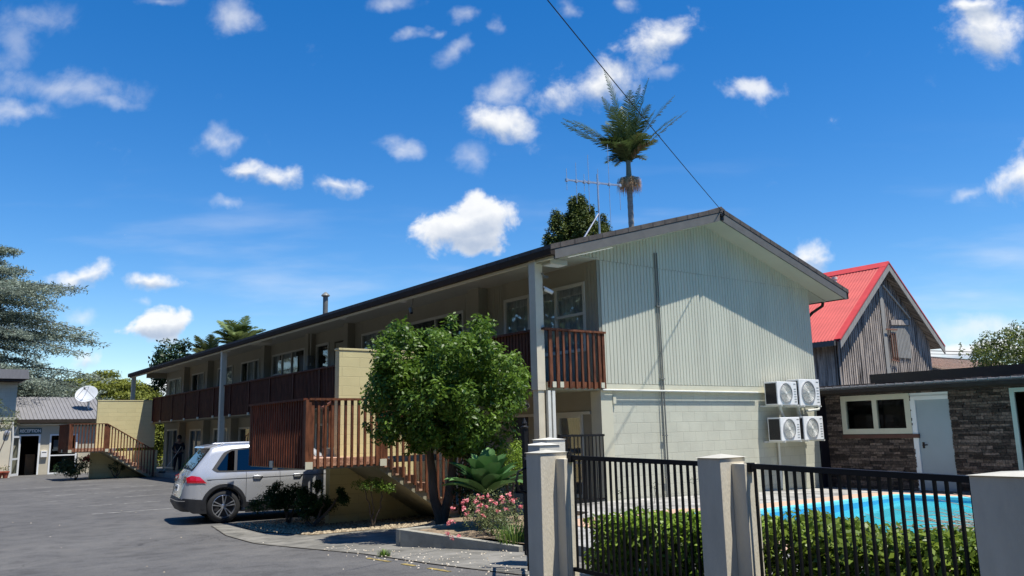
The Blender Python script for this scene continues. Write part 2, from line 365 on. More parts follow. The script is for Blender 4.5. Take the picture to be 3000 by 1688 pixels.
def sheet(name, poly, m, zf, holes=(), subdiv=0):
    pl = [[Vector((p[0], p[1], 0)) for p in poly]] + [[Vector((p[0], p[1], 0)) for p in h] for h in holes]
    tri = tessellate_polygon(pl); flat = [v for l in pl for v in l]
    me = bpy.data.meshes.new(name); me.from_pydata([(v.x, v.y, 0) for v in flat], [], [tuple(t) for t in tri])
    bm = bmesh.new(); bm.from_mesh(me)
    for _ in range(subdiv):
        bmesh.ops.subdivide_edges(bm, edges=bm.edges[:], cuts=1, use_grid_fill=True)
    bmesh.ops.recalc_face_normals(bm, faces=bm.faces)
    for f in bm.faces:
        if f.normal.z < 0: f.normal_flip()
    for v in bm.verts: v.co.z = zf(v.co.x, v.co.y)
    bm.to_mesh(me); bm.free(); me.materials.append(M[m]); o = bpy.data.objects.new(name, me); COL.objects.link(o)
    return tag(o, kind='structure')
# old concrete apron between the drive and the beds
apron = [(-6.05, 5.3), (-6.35, 3.4), (-6.35, 1.7), (-6.2, .2), (-6.0, -1.5), (-6.02, -3.3), (-5.95, -5.0), (-5.6, -5.7), (-5.0, -5.2), (-4.7, -3.4), (-5.2, -1.1), (-4.6, 0), (-3.4, 1.3), (-2.0, 2.2), (-4.0, 2.6), (-5.2, 2.2), (-5.75, 3.4), (-5.7, 5.3)]
sheet('path', apron, 'path', lambda x, y: gh(x, y) + .006, subdiv=3)
# edge groove between apron and drive: a darker strip of crumbled joint
b = MB(); e = apron[:9]
for (p, q) in zip(e[:-1], e[1:]):
    for t in range(6):
        a = [p[i] + (q[i] - p[i]) * t / 6 for i in (0, 1)]; c = [p[i] + (q[i] - p[i]) * (t + 1) / 6 for i in (0, 1)]
        w = random.uniform(.008, .022)
        b.add([(a[0] - w, a[1], gh(*a) + .011), (c[0] - w, c[1], gh(*c) + .011), (c[0] + .008, c[1], gh(*c) + .011), (a[0] + .008, a[1], gh(*a) + .011)], [(0, 1, 2, 3)])
M['joint'] = mat('crumbled_joint', (.03, .028, .024), .95, .4, 10, c2=(.07, .06, .045))
tag(b.build('path_edge', 'joint'), kind='structure')
bed = [(-5.65, 5.2), (-5.72, 3.5), (-5.2, 2.25), (-4.0, 2.1), (-3.0, 1.7), (-1.5, 1.4), (-1.3, 5.2)]
sheet('gravel_bed', bed, 'soil', lambda x, y: gh(x, y) + .012, subdiv=3)
# scattered gravel (uncountable)
def inpoly(x, y, poly):
    c = False; j = len(poly) - 1
    for i in range(len(poly)):
        if (poly[i][1] > y) != (poly[j][1] > y) and x < (poly[j][0] - poly[i][0]) * (y - poly[i][1]) / (poly[j][1] - poly[i][1]) + poly[i][0]: c = not c
        j = i
    return c
M['gravel'] = leafmat('gravel_stones', (.15, .12, .08), (.46, .38, .26), .9, 0, .2)
def pebbles(name, pts, size, m):
    P = np.array(pts); n = len(P); s = size * RNG.uniform(.5, 1.4, (n, 1)); a = RNG.uniform(0, PI, n)
    ca, sa = np.cos(a)[:, None], np.sin(a)[:, None]; X = np.hstack([ca, sa, 0 * ca]); Y = np.hstack([-sa, ca, 0 * ca]); Zv = np.array([[0, 0, 1.]])
    b4 = [P + X * s - Y * s * .7, P + X * s * .9 + Y * s * .8, P - X * s + Y * s * .7, P - X * s * .8 - Y * s * .9]
    t4 = [q * .45 + P * .55 + Zv * s * .8 for q in b4]
    V = np.stack(b4 + t4, 1).reshape(-1, 3); k = np.arange(n)[:, None] * 8
    F = np.concatenate([k + np.array([[4, 5, 6, 7]]), k + np.array([[0, 1, 5, 4]]), k + np.array([[1, 2, 6, 5]]), k + np.array([[2, 3, 7, 6]]), k + np.array([[3, 0, 4, 7]])])
    vals = np.tile(RNG.uniform(0, 1, n), 5); return npmesh(name, V, F, vals, m)
pts = []
while len(pts) < 5200:
    x, y = random.uniform(-5.9, -1.3), random.uniform(1.2, 5.3)
    if inpoly(x, y, bed) and (y < 3.4 or random.random() < .45): pts.append((x, y, gh(x, y) + .014))
tag(pebbles('gravel', pts, .022, M['gravel']), kind='stuff')
M['petal'] = leafmat('fallen_petals', (.30, .24, .16), (.75, .68, .55), .8, .1, .2)
pts = []
for _ in range(150):
    t = random.random(); x = random.gauss(-5.95, .22); y = -5.6 + 5.4 * t; pts.append((x, y, gh(x, y) + .02))
for _ in range(120):
    x, y = random.uniform(-5.9, -4.7), random.uniform(-5.2, -1.2); pts.append((x, y, gh(x, y) + .018))
for _ in range(60):
    x, y = random.gauss(-9, 3.0), random.uniform(-4, 12); pts.append((x, y, gh(x, y) + .005))
tag(pebbles('fallen_petals', [p for p in pts if p[0] < -4.6], .009, M['petal']), kind='stuff')
# parking lines
b = MB()
def pline(p, q, w=.09):
    p, q = Vector((*p, 0)), Vector((*q, 0)); d = (q - p).normalized(); sd = Vector((-d.y, d.x, 0)) * w / 2; N = 14
    for k in range(N):
        if random.random() < .3: continue
        a, c = p.lerp(q, k / N), p.lerp(q, (k + 1) / N)
        b.add([(v.x, v.y, gh(v.x, v.y) + .006) for v in (a - sd, c - sd, c + sd, a + sd)], [(0, 1, 2, 3)])
for y in (13.2, 16.1, 18.9, 21.8, 24.6): pline((-7.7, y), (-3.2, y + .1))
pline((-5.6, 27.3), (-4.6, 27.4)); pline((-7.4, 10.4), (-4.0, 10.4))
tag(b.build('parking_lines', 'line'), kind='structure')
b = MB(); pline((-6.26, -4.3), (-6.2, -2.0), .06); tag(b.build('kerb_line', 'yline'), kind='structure')

# terrace, coping, pool
def tz(x, y): return -.026 * max(0, x)
pool = [(-2.6, -2.75), (-.6, -2.85), (.05, -3.3), (3.27, -2.9), (6.05, -2.55), (6.3, -2.62), (6.42, -2.95), (6.5, -8.6), (-2.6, -8.6)]
def offset(poly, d):
    n = len(poly); out = []
    for i in range(n):
        p, q, r = Vector(poly[i - 1]), Vector(poly[i]), Vector(poly[(i + 1) % n])
        a, c = (q - p).normalized(), (r - q).normalized(); na, nc = Vector((a.y, -a.x)), Vector((c.y, -c.x))
        m_ = (na + nc).normalized(); out.append(tuple(q + m_ * (-d) / max(.4, m_.dot(na))))
    return out
cop_o = offset(pool, .62); lip_i = offset(pool, -.1)
ter = [(-1.7, .0), (-1.7, -1.4), (-4.4, -3.0), (-4.6, -5.4), (-5.85, -5.75), (-6.2, -10.3), (-6.2, -14), (12, -14), (12, .9), (7.45, .9), (7.45, .0)]
sheet('terrace', ter, 'terrace', tz, holes=[cop_o], subdiv=2)
b = MB()
for p, q in zip(ter, ter[1:] + ter[:1]): b.add([(*p, tz(*p) - .0), (*q, tz(*q) - .0), (*q, -1.0), (*p, -1.0)], [(0, 1, 2, 3)])
tag(b.build('terrace_edge', 'concrete'), kind='structure')
pt = thing('swimming_pool', 'turquoise swimming pool with pink pebble coping beyond the black fence', 'swimming pool', (2, -5.5, -.1))
b = MB(); n = len(pool)
zc = lambda p: tz(*p) + .012
b.add([(*p, zc(p)) for p in cop_o] + [(*p, zc(p)) for p in pool], [(i, (i + 1) % n, n + (i + 1) % n, n + i) for i in range(n)])
b.add([(*p, zc(p)) for p in cop_o] + [(*p, zc(p) - .1) for p in cop_o], [(i, (i + 1) % n, n + (i + 1) % n, n + i) for i in range(n)])
b.build('coping', 'coping', pt)
b = MB(); b.add([(*p, tz(*p) + .018) for p in pool] + [(*p, tz(*p) + .0) for p in lip_i] + [(*p, tz(*p) - .06) for p in lip_i], [(i, (i + 1) % n, n + (i + 1) % n, n + i) for i in range(n)] + [(n + i, n + (i + 1) % n, 2 * n + (i + 1) % n, 2 * n + i) for i in range(n)])
b.build('pool_lip', 'poollip', pt)
b = MB(); b.add([(*p, tz(*p) - .055) for p in lip_i] + [(*p, -1.3) for p in lip_i], [(i, (i + 1) % n, n + (i + 1) % n, n + i) for i in range(n)])
b.build('basin_wall', 'poolwall', pt)
def tess(poly, z): return [(p[0], p[1], z) for p in poly], [tuple(t) for t in tessellate_polygon([[Vector((p[0], p[1], 0)) for p in poly]])]
b = MB(); b.add(*tess(lip_i, -1.3)); b.build('basin_floor', 'poolfloor', pt)
b = MB()
in2 = offset(pool, -.45); b.add([(*p, -.56) for p in lip_i] + [(*p, -.56) for p in in2] + [(*p, -1.3) for p in in2], [(i, (i + 1) % n, n + (i + 1) % n, n + i) for i in range(n)] + [(n + i, n + (i + 1) % n, 2 * n + (i + 1) % n, 2 * n + i) for i in range(n)])
b.build('bench_step', 'poolfloor', pt)
b = MB(); b.add(*tess(offset(pool, -.101), -.27)); w = b.build('pool_water', 'water'); tag(w, kind='structure')

# ------------------------------------------------------------------ wall with openings
def holed(b, axis, c, t, u0, u1, z0, z1, holes):
    """a wall sheet of thickness t at axis=c, pierced by (u0,u1,z0,z1) holes"""
    us = sorted(set([u0, u1] + [h[i] for h in holes for i in (0, 1)])); zs = sorted(set([z0, z1] + [h[i] for h in holes for i in (2, 3)]))
    us = [u for u in us if u0 <= u <= u1]; zs = [z for z in zs if z0 <= z <= z1]
    solid = lambda u, z: u0 < u < u1 and z0 < z < z1 and not any(h[0] < u < h[1] and h[2] < z < h[3] for h in holes)
    P = (lambda u, k, z: (k, u, z)) if axis == 'x' else (lambda u, k, z: (u, k, z))
    for i in range(len(us) - 1):
        for j in range(len(zs) - 1):
            a, d, e, f = us[i], us[i + 1], zs[j], zs[j + 1]; um, zm = (a + d) / 2, (e + f) / 2
            if not solid(um, zm): continue
            for k in (c, c + t): b.add([P(a, k, e), P(d, k, e), P(d, k, f), P(a, k, f)], [(0, 1, 2, 3)])
            for (uu, zz, q) in ((um, f + 1e-3, [(a, f), (d, f)]), (um, e - 1e-3, [(a, e), (d, e)]), (a - 1e-3, zm, [(a, e), (a, f)]), (d + 1e-3, zm, [(d, e), (d, f)])):
                if not solid(uu, zz):
                    (ua, za), (ub, zb) = q; b.add([P(ua, c, za), P(ub, c, zb), P(ub, c + t, zb), P(ua, c + t, za)], [(0, 1, 2, 3)])
    return b
def window(parent, axis, c, inward, u0, u1, z0, z1, mull=(), trans=(), fm='frame', fw=.06, cm='curtain', cover=((0, 1),), gm='glass', sill=False):
    """frame part with pane and curtain sub-parts; inward = +1/-1 along the axis into the room"""
    P = (lambda u, k, z: (k, u, z)) if axis == 'x' else (lambda u, k, z: (u, k, z))
    def bx(b, ua, ub, ka, kb, za, zb):
        if axis == 'x': b.box(ka, kb, ua, ub, za, zb)
        else: b.box(ua, ub, ka, kb, za, zb)
    b = MB(); k0, k1 = c - inward * .035, c + inward * .05
    bx(b, u0, u0 + fw, k0, k1, z0, z1); bx(b, u1 - fw, u1, k0, k1, z0, z1)
    bx(b, u0 + fw, u1 - fw, k0, k1, z1 - fw, z1); bx(b, u0 + fw, u1 - fw, k0 - inward * (.03 if sill else 0), k1, z0, z0 + fw)
    for m_ in mull: bx(b, m_ - fw * .45, m_ + fw * .45, k0 + inward * .004, k1, z0 + fw, z1 - fw)
    for tr in trans:
        ua, ub, zz = tr; bx(b, ua, ub, k0 + inward * .008, k1, zz - fw * .4, zz + fw * .4)
    fr = b.build('window', fm, parent)
    b = MB(); b.add([P(u0 + fw, c + inward * .01, z0 + fw), P(u1 - fw, c + inward * .01, z0 + fw), P(u1 - fw, c + inward * .01, z1 - fw), P(u0 + fw, c + inward * .01, z1 - fw)], [(0, 1, 2, 3)])
    b.build('pane', gm, fr)
    if cover:
        b = MB()
        for (a, d) in cover:
            ua, ub = u0 + (u1 - u0) * a, u0 + (u1 - u0) * d; N = max(6, int((ub - ua) / .03)); v = []
            for i in range(N + 1):
                u = ua + (ub - ua) * i / N; k = c + inward * (.11 + .022 * math.sin(i * 1.9 + math.sin(i * .37) * 2)); v += [P(u, k, z0 + .02), P(u, k, z1 - .02)]
            b.add(v, [(2 * i, 2 * i + 2, 2 * i + 3, 2 * i + 1) for i in range(N)])
        b.build('curtain', cm, fr)
    return fr
def ribs(b, axis, c, out, u0, u1, bot, top, pitch=.1, dep=.014):
    """vertical ribbed cladding: flat boards with a narrow V groove; out=+1/-1 outward; top(u) may vary"""
    P = (lambda u, k, z: (k, u, z)) if axis == 'x' else (lambda u, k, z: (u, k, z))
    us = []; u = u0
    while u < u1 - 1e-6:
        for du, k in ((0, dep), (.074, dep), (.081, 0), (.092, 0)):
            if u + du * pitch / .1 < u1: us.append((u + du * pitch / .1, k))
        u += pitch
    us.append((u1, dep)); v = []
    for (uu, k) in us:
        v += [P(uu, c + out * k, bot), P(uu, c + out * k, top(uu)), P(uu, c, bot)]
    n = len(us)
    b.add(v, [(3 * i, 3 * i + 3, 3 * i + 4, 3 * i + 1) for i in range(n - 1)] + [(3 * i, 3 * i + 2, 3 * i + 5, 3 * i + 3) for i in range(n - 1)])

# ------------------------------------------------------------------ motel building
LY = 34.3; WX = 7.48
mo = thing('motel_building', 'long two storey pale motel block with gable end, brown timber balcony and dark roof', 'building', (3.5, 17, -.3))
RT = lambda x: 4.67 + .287 * (x + 1.61) if x < 3.41 else 6.11 - .297 * (x - 3.41)     # underside of the roof at the verge
CT = 4.87
# gable end: ribbed cladding over painted block
b = MB(); ribs(b, 'y', 0.0, -1, .08, 3.41, 2.31, lambda u: 4.865); ribs(b, 'y', 0.0, -1, 3.41, WX, 2.31, lambda u: min(4.865, RT(u) + .05))
b.build('gable_cladding', 'clad', mo)
b = MB(); ribs(b, 'y', -.006, -1, -1.0, WX, 4.872, lambda u: max(4.873, RT(u) + .05)); b.add([(-1.0, .0, 4.872), (WX, .0, 4.872), (3.41, 0, RT(3.41) + .05)], [(0, 1, 2)])
b.build('gable_cladding', 'clad', mo)
b = MB(); b.box(.1, WX - .01, .003, .15, 2.2, 4.87); b.prism([(-.9, 4.871), (WX - .02, 4.871), (WX - .02, RT(WX) + .02), (3.41, RT(3.41) + .02), (-.9, RT(-.9) + .02)], 'y', .004, .12)
b.box(.29, WX, .03, .2, -.6, 2.16)
b.build('gable_wall', 'block', mo)
b = MB(); b.box(-.03, .29, -.005, .3, -.4, 2.16); b.build('pilaster', 'pilaster', mo)
b = MB(); b.box(.08, WX + .01, -.012, .1, 2.19, 2.30); b.box(-.03, WX + .01, -.03, .1, 2.16, 2.19); b.build('floor_beam', 'trim', mo)
b = MB()
for x in (1.71, 1.78): b.tube([(x, -.045, 5.2 if x < 1.75 else 5.21), (x + .0, -.045, 2.22)], .014, 8); b.tube([(x, -.045, 2.22), (x, -.05, -.08)], .016, 8)
for z in (2.42, 4.0, 1.22, .35): b.box(1.68, 1.81, -.065, -.02, z, z + .02)
b.build('conduit', 'pipe_dk', mo)
b = MB(); b.tube([(-.02, -.06, 2.175), (5.0, -.06, 2.165)], .02, 8); b.build('horizontal_pipe', 'pipe', mo)
b = MB(); b.box(.29, .37, -.03, .03, 1.9, 2.05); b.build('junction_box', 'trim', mo)
# facade walls
up = [(.37, 3.25, 3.0, 4.47), (5.0, 7.87, 3.0, 4.47), (8.9, 10.8, 3.0, 4.47), (13.25, 14.3, 3.55, 4.47), (15.3, 18.5, 3.0, 4.47), (19.9, 22.1, 3.0, 4.47), (23.2, 25.3, 3.0, 4.47), (27.4, 29.4, 3.0, 4.47), (31.3, 33.7, 3.0, 4.47)]
udoor = [(11.75, 12.85, 2.3, 4.43)]
ulow = [(.6, 1.4, .02, 1.70), (1.5, 2.2, .02, 1.70), (4.6, 6.6, -.1, 1.75), (8.7, 10.8, -.1, 1.78), (12.2, 14.2, -.1, 1.78), (16, 18.2, -.15, 1.78), (19.4, 22.1, -.15, 1.78), (23.6, 25.6, -.15, 1.8), (27.35, 29.37, -.15, 1.8), (31.2, 33.7, -.15, 1.86)]
ldoor = [(2.45, 3.06, .0, 1.72)]
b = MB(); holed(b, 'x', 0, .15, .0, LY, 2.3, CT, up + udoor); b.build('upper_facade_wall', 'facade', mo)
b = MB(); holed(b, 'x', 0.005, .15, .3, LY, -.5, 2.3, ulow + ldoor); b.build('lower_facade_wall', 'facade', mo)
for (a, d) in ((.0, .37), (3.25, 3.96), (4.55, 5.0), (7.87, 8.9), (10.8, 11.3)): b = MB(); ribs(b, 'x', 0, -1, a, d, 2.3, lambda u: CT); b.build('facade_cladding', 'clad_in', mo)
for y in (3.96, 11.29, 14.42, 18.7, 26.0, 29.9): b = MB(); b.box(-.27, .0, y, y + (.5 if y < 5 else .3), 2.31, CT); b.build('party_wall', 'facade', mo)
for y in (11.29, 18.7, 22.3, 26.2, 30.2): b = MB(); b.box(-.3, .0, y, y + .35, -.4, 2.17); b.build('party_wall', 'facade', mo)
b = MB(); b.box(.2, WX, LY - .2, LY, -.5, CT); b.box(WX - .2, WX, .2, LY - .2, -.5, 4.8); b.box(-1.0, WX, LY - .01, LY + .2, 4.6, RT(0)); b.build('rear_wall', 'facade', mo)
b = MB(); b.box(.2, WX - .2, .2, LY - .2, 2.0, 2.3); b.box(2.5, 2.6, .2, LY - .2, -.5, 4.8)
for y in (3.6, 8.2, 11.5, 14.9, 19, 22.7, 26.2, 30): b.box(.16, 2.5, y, y + .08, -.5, 4.86)
b.box(.16, WX, .16, LY, CT, CT + .05); b.build('interior', 'interior', mo)
W = lambda h, **k: window(mo, 'x', 0, 1, *h, **k)
W(up[0], mull=(1.34, 2.3), trans=((.43, 1.31, 3.80),), cover=((0, 1),), fw=.07)
W(up[1], mull=(6.4,), cm='curtain2', cover=((0, .3), (.6, 1)), fw=.07); W(up[2], mull=(9.75,), fw=.06); W(up[3], cover=(), fw=.07)
W(up[4], mull=(16.55, 17.5), trans=((17.5, 18.4, 3.7),), cover=((.35, .75), (.85, 1))); W(up[5], mull=(20.5, 21.3), cover=((0, .3), (.4, .8)))
W(up[6], mull=(24.2,)); W(up[7], mull=(28.4,), cover=((.1, .6),)); W(up[8], mull=(32.5,))
W(ulow[0], mull=(), cm='curtain3', cover=((0, 1),), trans=((.66, 1.34, .72),)); W(ulow[1], mull=(1.85,), cm='curtain2')
for i, h in enumerate(ulow[2:]): W(h, mull=((h[0] + h[1]) / 2,), cm='curtain' if i % 2 else 'curtain2', fw=.08, cover=((0, .45), (.6, 1)))
b = MB(); b.box(.02, .06, 11.8, 12.8, 2.3, 4.38); d = b.build('door', 'clad_in', mo)
b = MB(); b.box(-.02, .02, 12.7, 12.74, 3.2, 3.35); b.build('handle', 'mast', d)
b = MB(); b.box(.05, .09, 2.47, 3.04, .0, 1.70); b.build('door', 'nearblack', mo)  # near-black sheet painted as the dark inside of an open doorway
b = MB(); b.box(-.03, .06, .35, 3.2, 1.70, 1.76); b.box(-.03, .06, 1.42, 1.48, .0, 1.70); b.build('lintel', 'frame', mo)
# balcony slab, ceiling, posts
b = MB(); b.box(-1.42, 0, .0, LY, 2.17, 2.31); b.box(-1.44, -1.42, .02, LY, 2.155, 2.25); b.build('balcony_slab', 'slabside', mo)
b = MB(); b.box(-1.56, 0, -.03, LY + .4, CT, CT + .03); b.build('balcony_ceiling', 'ceiling', mo)
b = MB(); b.box(-1.62, -1.56, -.55, LY + 1.1, 4.63, 4.683); b.box(-1.60, -1.56, -.55, LY + 1.1, 4.684, 4.90); b.build('fascia', 'trim', mo)
for i, (y, z) in enumerate(((.0, -.3), (19.45, -.4), (34.75, -.4))):
    b = MB(); b.box(-1.64, -1.45, y, y + .2, z if i else 2.16, CT - .01)
    if i == 0: b.box(-1.62, -1.47, y + .02, y + .18, z, 2.16); b.box(-1.645, -1.47, y - .0, y + .01, 2.3, 2.302)
    b.build('post', 'post', mo)
b = MB(); b.box(-1.44, -1.37, -.05, .02, -.1, 2.15); b.box(-1.33, -1.26, -.05, .02, -.1, 2.15); b.build('downpipe', 'pipe', mo)
# near end railing and long railing
rl = MB(); rl.box(-1.52, .12, -.075, .045, 3.32, 3.36); hr = rl.build('end_railing', 'timber', mo)
tag(hr, 'reddish stained end rail of upright timber slats')
for x, w in ((-1.38, .085), (-1.2, .075), (-1.03, .05), (-.87, .05), (-.71, .05), (-.55, .05), (-.39, .05), (-.23, .05), (-.09, .07), (.02, .07)):
    b = MB(); b.box(x, x + w, -.055, -.02, 2.19 if w < .07 else 2.2, 3.32); b.build('baluster', 'timber', hr)
b = MB(); b.box(-1.4, .06, -.018, .012, 2.21, 2.33); b.build('toe_board', 'timber', hr)
for x in (-1.33, -1.14, -.06): b = MB(); b.box(x, x + .09, -.075, -.057, 2.21, 2.32); b.build('packer_block', 'trim', hr)
rl = MB(); rl.box(-1.545, -1.425, .22, 30.6, 3.315, 3.36); hr = rl.build('balcony_railing', 'timber_dk', mo)
segs = []; y = .25
while y < 30.5: segs.append((y, min(30.5, y + 2.05))); y += 2.05
for (a, d) in segs:
    b = MB(); y = a
    while y < d - .02:
        b.box(-1.50, -1.455, y, y + .055 + random.uniform(-.004, .004), 2.19, 3.32); y += .105
    b.build('slat_panel', 'timber_dk', hr)
    b = MB(); b.box(-1.535, -1.505, d - .05, d + .03, 2.2, 3.31); b.build('post', 'timber_dk', hr)
    b = MB(); b.box(-1.55, -1.50, d - .06, d + .05, 2.15, 2.24); b.build('bracket', 'trim', hr)
# roof
b = MB(); ya, yb = -.6, LY + 1.2
XL, XR, XM = -1.72, 8.42, 3.41; top = lambda x: (6.35 - .287 * (XM - x)) if x < XM else (6.35 - .297 * (x - XM))
b.prism([(XL, top(XL) - .1), (XM, top(XM) - .1), (XR, top(XR) - .1), (XR, top(XR)), (XM, top(XM)), (XL, top(XL))], 'y', ya - .01, yb)
rf = b.build('roof', 'rooftile', mo)
b = MB()
for (xa, xb) in ((-1.61, XM), (8.32, XM)):
    sg = .287 if xa < 0 else -.297
    for o_, (h0, h1) in ((ya, (-.30, -.11)),):
        za, zb = top(xa), top(xb)
        b.add([(xa, ya, za + h0), (xb, ya, zb + h0), (xb, ya, zb + h1), (xa, ya, za + h1), (xa, ya + .04, za + h0), (xb, ya + .04, zb + h0), (xb, ya + .04, zb + h1), (xa, ya + .04, za + h1)],
              [(0, 1, 2, 3), (7, 6, 5, 4), (0, 4, 5, 1), (3, 2, 6, 7), (0, 3, 7, 4)])
b.build('barge_board', 'barge', rf)
b = MB(); b.add([(x, y, top(x) - .27 - (.04 if y > -.1 else 0)) for x, y in ((-1.58, ya + .04), (XM, ya + .04), (XM, .0), (-1.58, .0))], [(0, 1, 2, 3)])
b.add([(x, y, top(x) - .27) for x, y in ((XM, ya + .04), (8.3, ya + .04), (8.3, .0), (XM, .0))], [(0, 1, 2, 3)])
b.add([(WX, 0, 4.68), (8.3, 0, top(8.3) - .27), (8.3, LY, top(8.3) - .27), (WX, LY, 4.68)], [(0, 1, 2, 3)])
b.prism([(WX, 4.60), (8.3, 4.60), (8.3, top(8.3) - .28), (WX, top(WX) - .275)], 'y', .0, .02)
b.build('soffit', 'soffit', rf)
b = MB(); b.bar((-1.3, ya - .0, 4.665), (-.1, ya + .0, 5.0), .02, .014); b.build('verge_trim', 'soffit', rf)
b = MB(); b.prism([(-1.71, 4.685), (-1.61, 4.685), (-1.61, 4.80), (-1.73, 4.80)], 'y', ya + .0, LY + 1.2); b.build('gutter', 'gutter', mo)
b = MB(); b.prism([(8.3, 4.62), (8.44, 4.62), (8.44, 4.78), (8.3, 4.78)], 'y', ya + .02, LY + 1.2)
b.tube([(8.25, .05, 4.66), (8.2, .05, 4.5), (7.7, .05, 4.28), (7.56, .08, 4.15), (7.56, .08, -.2)], .04, 8); b.build('gutter', 'gutter', mo)
b = MB(); b.lathe([(.095, 5.6), (.095, 6.62)], (1.3, 16.6, 0), n=16); b.lathe([(.11, 6.6), (.17, 6.64), (.13, 6.70), (.03, 6.78), (0, 6.79)], (1.3, 16.6, 0), n=16); b.build('flue', 'pipe_dk', rf)
b = MB(); b.prism([(XM - .14, top(XM - .14) + .008), (XM, top(XM) + .03), (XM + .14, top(XM + .14) + .008)], 'y', ya - .012, yb); b.build('ridge_cap', 'rooftile', rf)
# porch slab in front of the lower rooms
b = MB(); b.box(-1.35, .01, 1.2, LY, -.6, -.19); b.build('porch_slab', 'concrete', mo)
for y in (6.5, 10.2, 16.0, 21.0, 25.0):
    b = MB(); b.lathe([(0, CT - .07), (.09, CT - .06), (.12, CT - .02), (.12, CT)], (-.95, y, 0), n=14); tag(b.build('ceiling_light', 'white', None, True), {6.5: 'round white ceiling light under the balcony roof above the leafy tree', 10.2: 'round white ceiling light under the roof just right of the yellow stair wall', 16.0: 'round white ceiling light under the roof left of the small upstairs window', 21.0: 'round white ceiling light under the roof near the second porch post', 25.0: 'round white ceiling light farthest along the balcony ceiling'}[y], 'ceiling light', 'round lights under the balcony roof')

# ------------------------------------------------------------------ yellow wall staircases
M['edgeb'] = mat('worn_red_edge', (.20, .07, .04), .75, .3, 14, .3, 40, c2=(.48, .26, .16))
def staircase(label):
    t = thing('staircase', label, 'staircase', (-4.2, 3.7, -.38), 'outdoor staircases with yellow walls')
    b = MB(); b.box(-4.07, -1.46, 3.6, 3.8, .93, 3.16); b.box(-4.085, -1.45, 3.585, 3.815, 3.16, 3.20); b.build('upper_wall', 'yellow', t)
    b = MB(); b.box(-4.24, -1.3, 3.6, 3.8, -.5, .79); b.build('lower_wall', 'yellow', t)
    b = MB(); b.box(-5.36, -3.85, 2.12, 5.08, .79, .93); b.build('landing', 'slabside', t)
    b = MB(); b.box(-5.34, -3.85, 2.14, 5.06, .93, .955); b.build('landing_surface', 'tread', t)
    b = MB(); b.box(-5.35, -3.9, 2.098, 2.118, .84, .985); b.build('edge_board', M['edgeb'], t)
    # lower flight: sloping slab with treads
    n = 8; x0, x1 = -3.85, -1.75; z0, z1 = .93, -.38; run = (x1 - x0) / n; rise = (z0 - z1) / n
    pts = [(x0, z0)]
    for i in range(n):
        pts += [(x0 + run * (i), z0 - rise * (i + 1)), (x0 + run * (i + 1), z0 - rise * (i + 1))]
    pts = pts[:-1] + [(x1 - .0, z1 - .02), (x0 - .2 + .0, .79), (x0, .86)]
    sl = [(x0 - .15, .79), (x0, .93)] + [(x0, z0 - .0)] + []
    b = MB(); b.prism([(x0 - .1, .79), (x0 - .1, .925), (x0, .925), (x1 + .12, z1 + .02), (x1 + .0, z1 - .08), (x1 - .2, z1 - .08)], 'y', 2.2, 3.59); b.build('flight', 'slabside', t)
    b = MB()
    for i in range(n): b.box(x0 + run * i + .01, x0 + run * (i + 1) + .03, 2.16, 3.585, z0 - rise * (i + 1) + .0, z0 - rise * (i + 1) + .17 * .9)
    b.build('steps', 'tread', t)
    b = MB(); n2 = 8; ux0, ux1 = -3.85, -1.5; r2 = (ux1 - ux0) / n2; s2 = (2.3 - .95) / n2
    for i in range(n2): b.box(ux0 + r2 * i, ux0 + r2 * (i + 1) + .03, 3.82, 4.86, .95 + s2 * i - .1, .95 + s2 * (i + 1))
    b.prism([(ux0, .8), (ux0, .95), (ux1, 2.28), (ux1, 2.1)], 'y', 3.83, 4.85); b.build('upper_flight', 'slabside', t)
    def rail(nm, p, q, hgt, off, mt='timber', sp=.145, w=.045, drop=.14, first=0):
        """handrail p->q at floor line, balusters hung outside"""
        p, q = Vector(p), Vector(q); o = Vector(off); b = MB(); up = Vector((0, 0, 1))
        b.bar(p + up * hgt + o * .3, q + up * hgt + o * .3, .13, .04); r = b.build(nm, mt, t)
        L_ = (q - p).length; N = int(L_ / sp)
        for i in range(N + 1):
            s_ = (i + .5) / (N + 1); c = p.lerp(q, s_); wide = i in (0, N)
            ww = .09 if wide else w
            d = (q - p); d.z = 0; d.normalize(); b = MB()
            b.obox(c + o * .5 + up * ((hgt - .02 - drop) / 2), d * ww / 2, Vector(off).normalized() * .02, up * ((hgt - .02 + drop) / 2)); b.build('baluster', mt, r)
        return r
    r1 = rail('landing_railing', (-5.36, 2.12, .95), (-3.88, 2.12, .95), 1.11, (0, -.06, 0))
    r2_ = rail('side_railing', (-5.36, 2.12, .95), (-5.36, 5.08, .95), 1.11, (-.06, 0, 0), mt='timber_side', w=.045, sp=.125)
    r3 = rail('stair_railing', (-3.85, 2.12, .92), (-1.75, 2.12, -.36), 1.12, (0, -.06, 0), sp=.16, drop=.08)
    r4 = rail('upper_stair_railing', (-3.85, 4.9, .95), (-1.5, 4.9, 2.3), 1.05, (0, .06, 0), sp=.14, drop=.1)
    b = MB(); b.box(-3.9, -3.82, 2.06, 2.15, .8, 2.06); b.build('corner_post', 'timber', r1); b = MB(); b.box(-5.42, -5.31, 2.05, 2.14, .86, 2.05); b.build('corner_post', 'timber', r1)
    for (x, y) in ((-5.42, 2.03), (-3.92, 2.03)): b = MB(); b.box(x, x + .14, y, y + .02, .80, .93); b.build('packer_block', 'trim', r1)
    b = MB(); b.box(-5.45, -5.425, 3.6, 3.75, .80, .93); b.build('packer_block', 'trim', r2_)
    return t
st = staircase('nearest yellow walled outdoor staircase with brown timber railing beside the silver car')
st2 = copy_tree(st); st2.location = (-4.2 + .13, 3.7 + 27, -.38 + .06)
st2['label'] = 'farther yellow walled outdoor staircase with timber railing next to the reception'

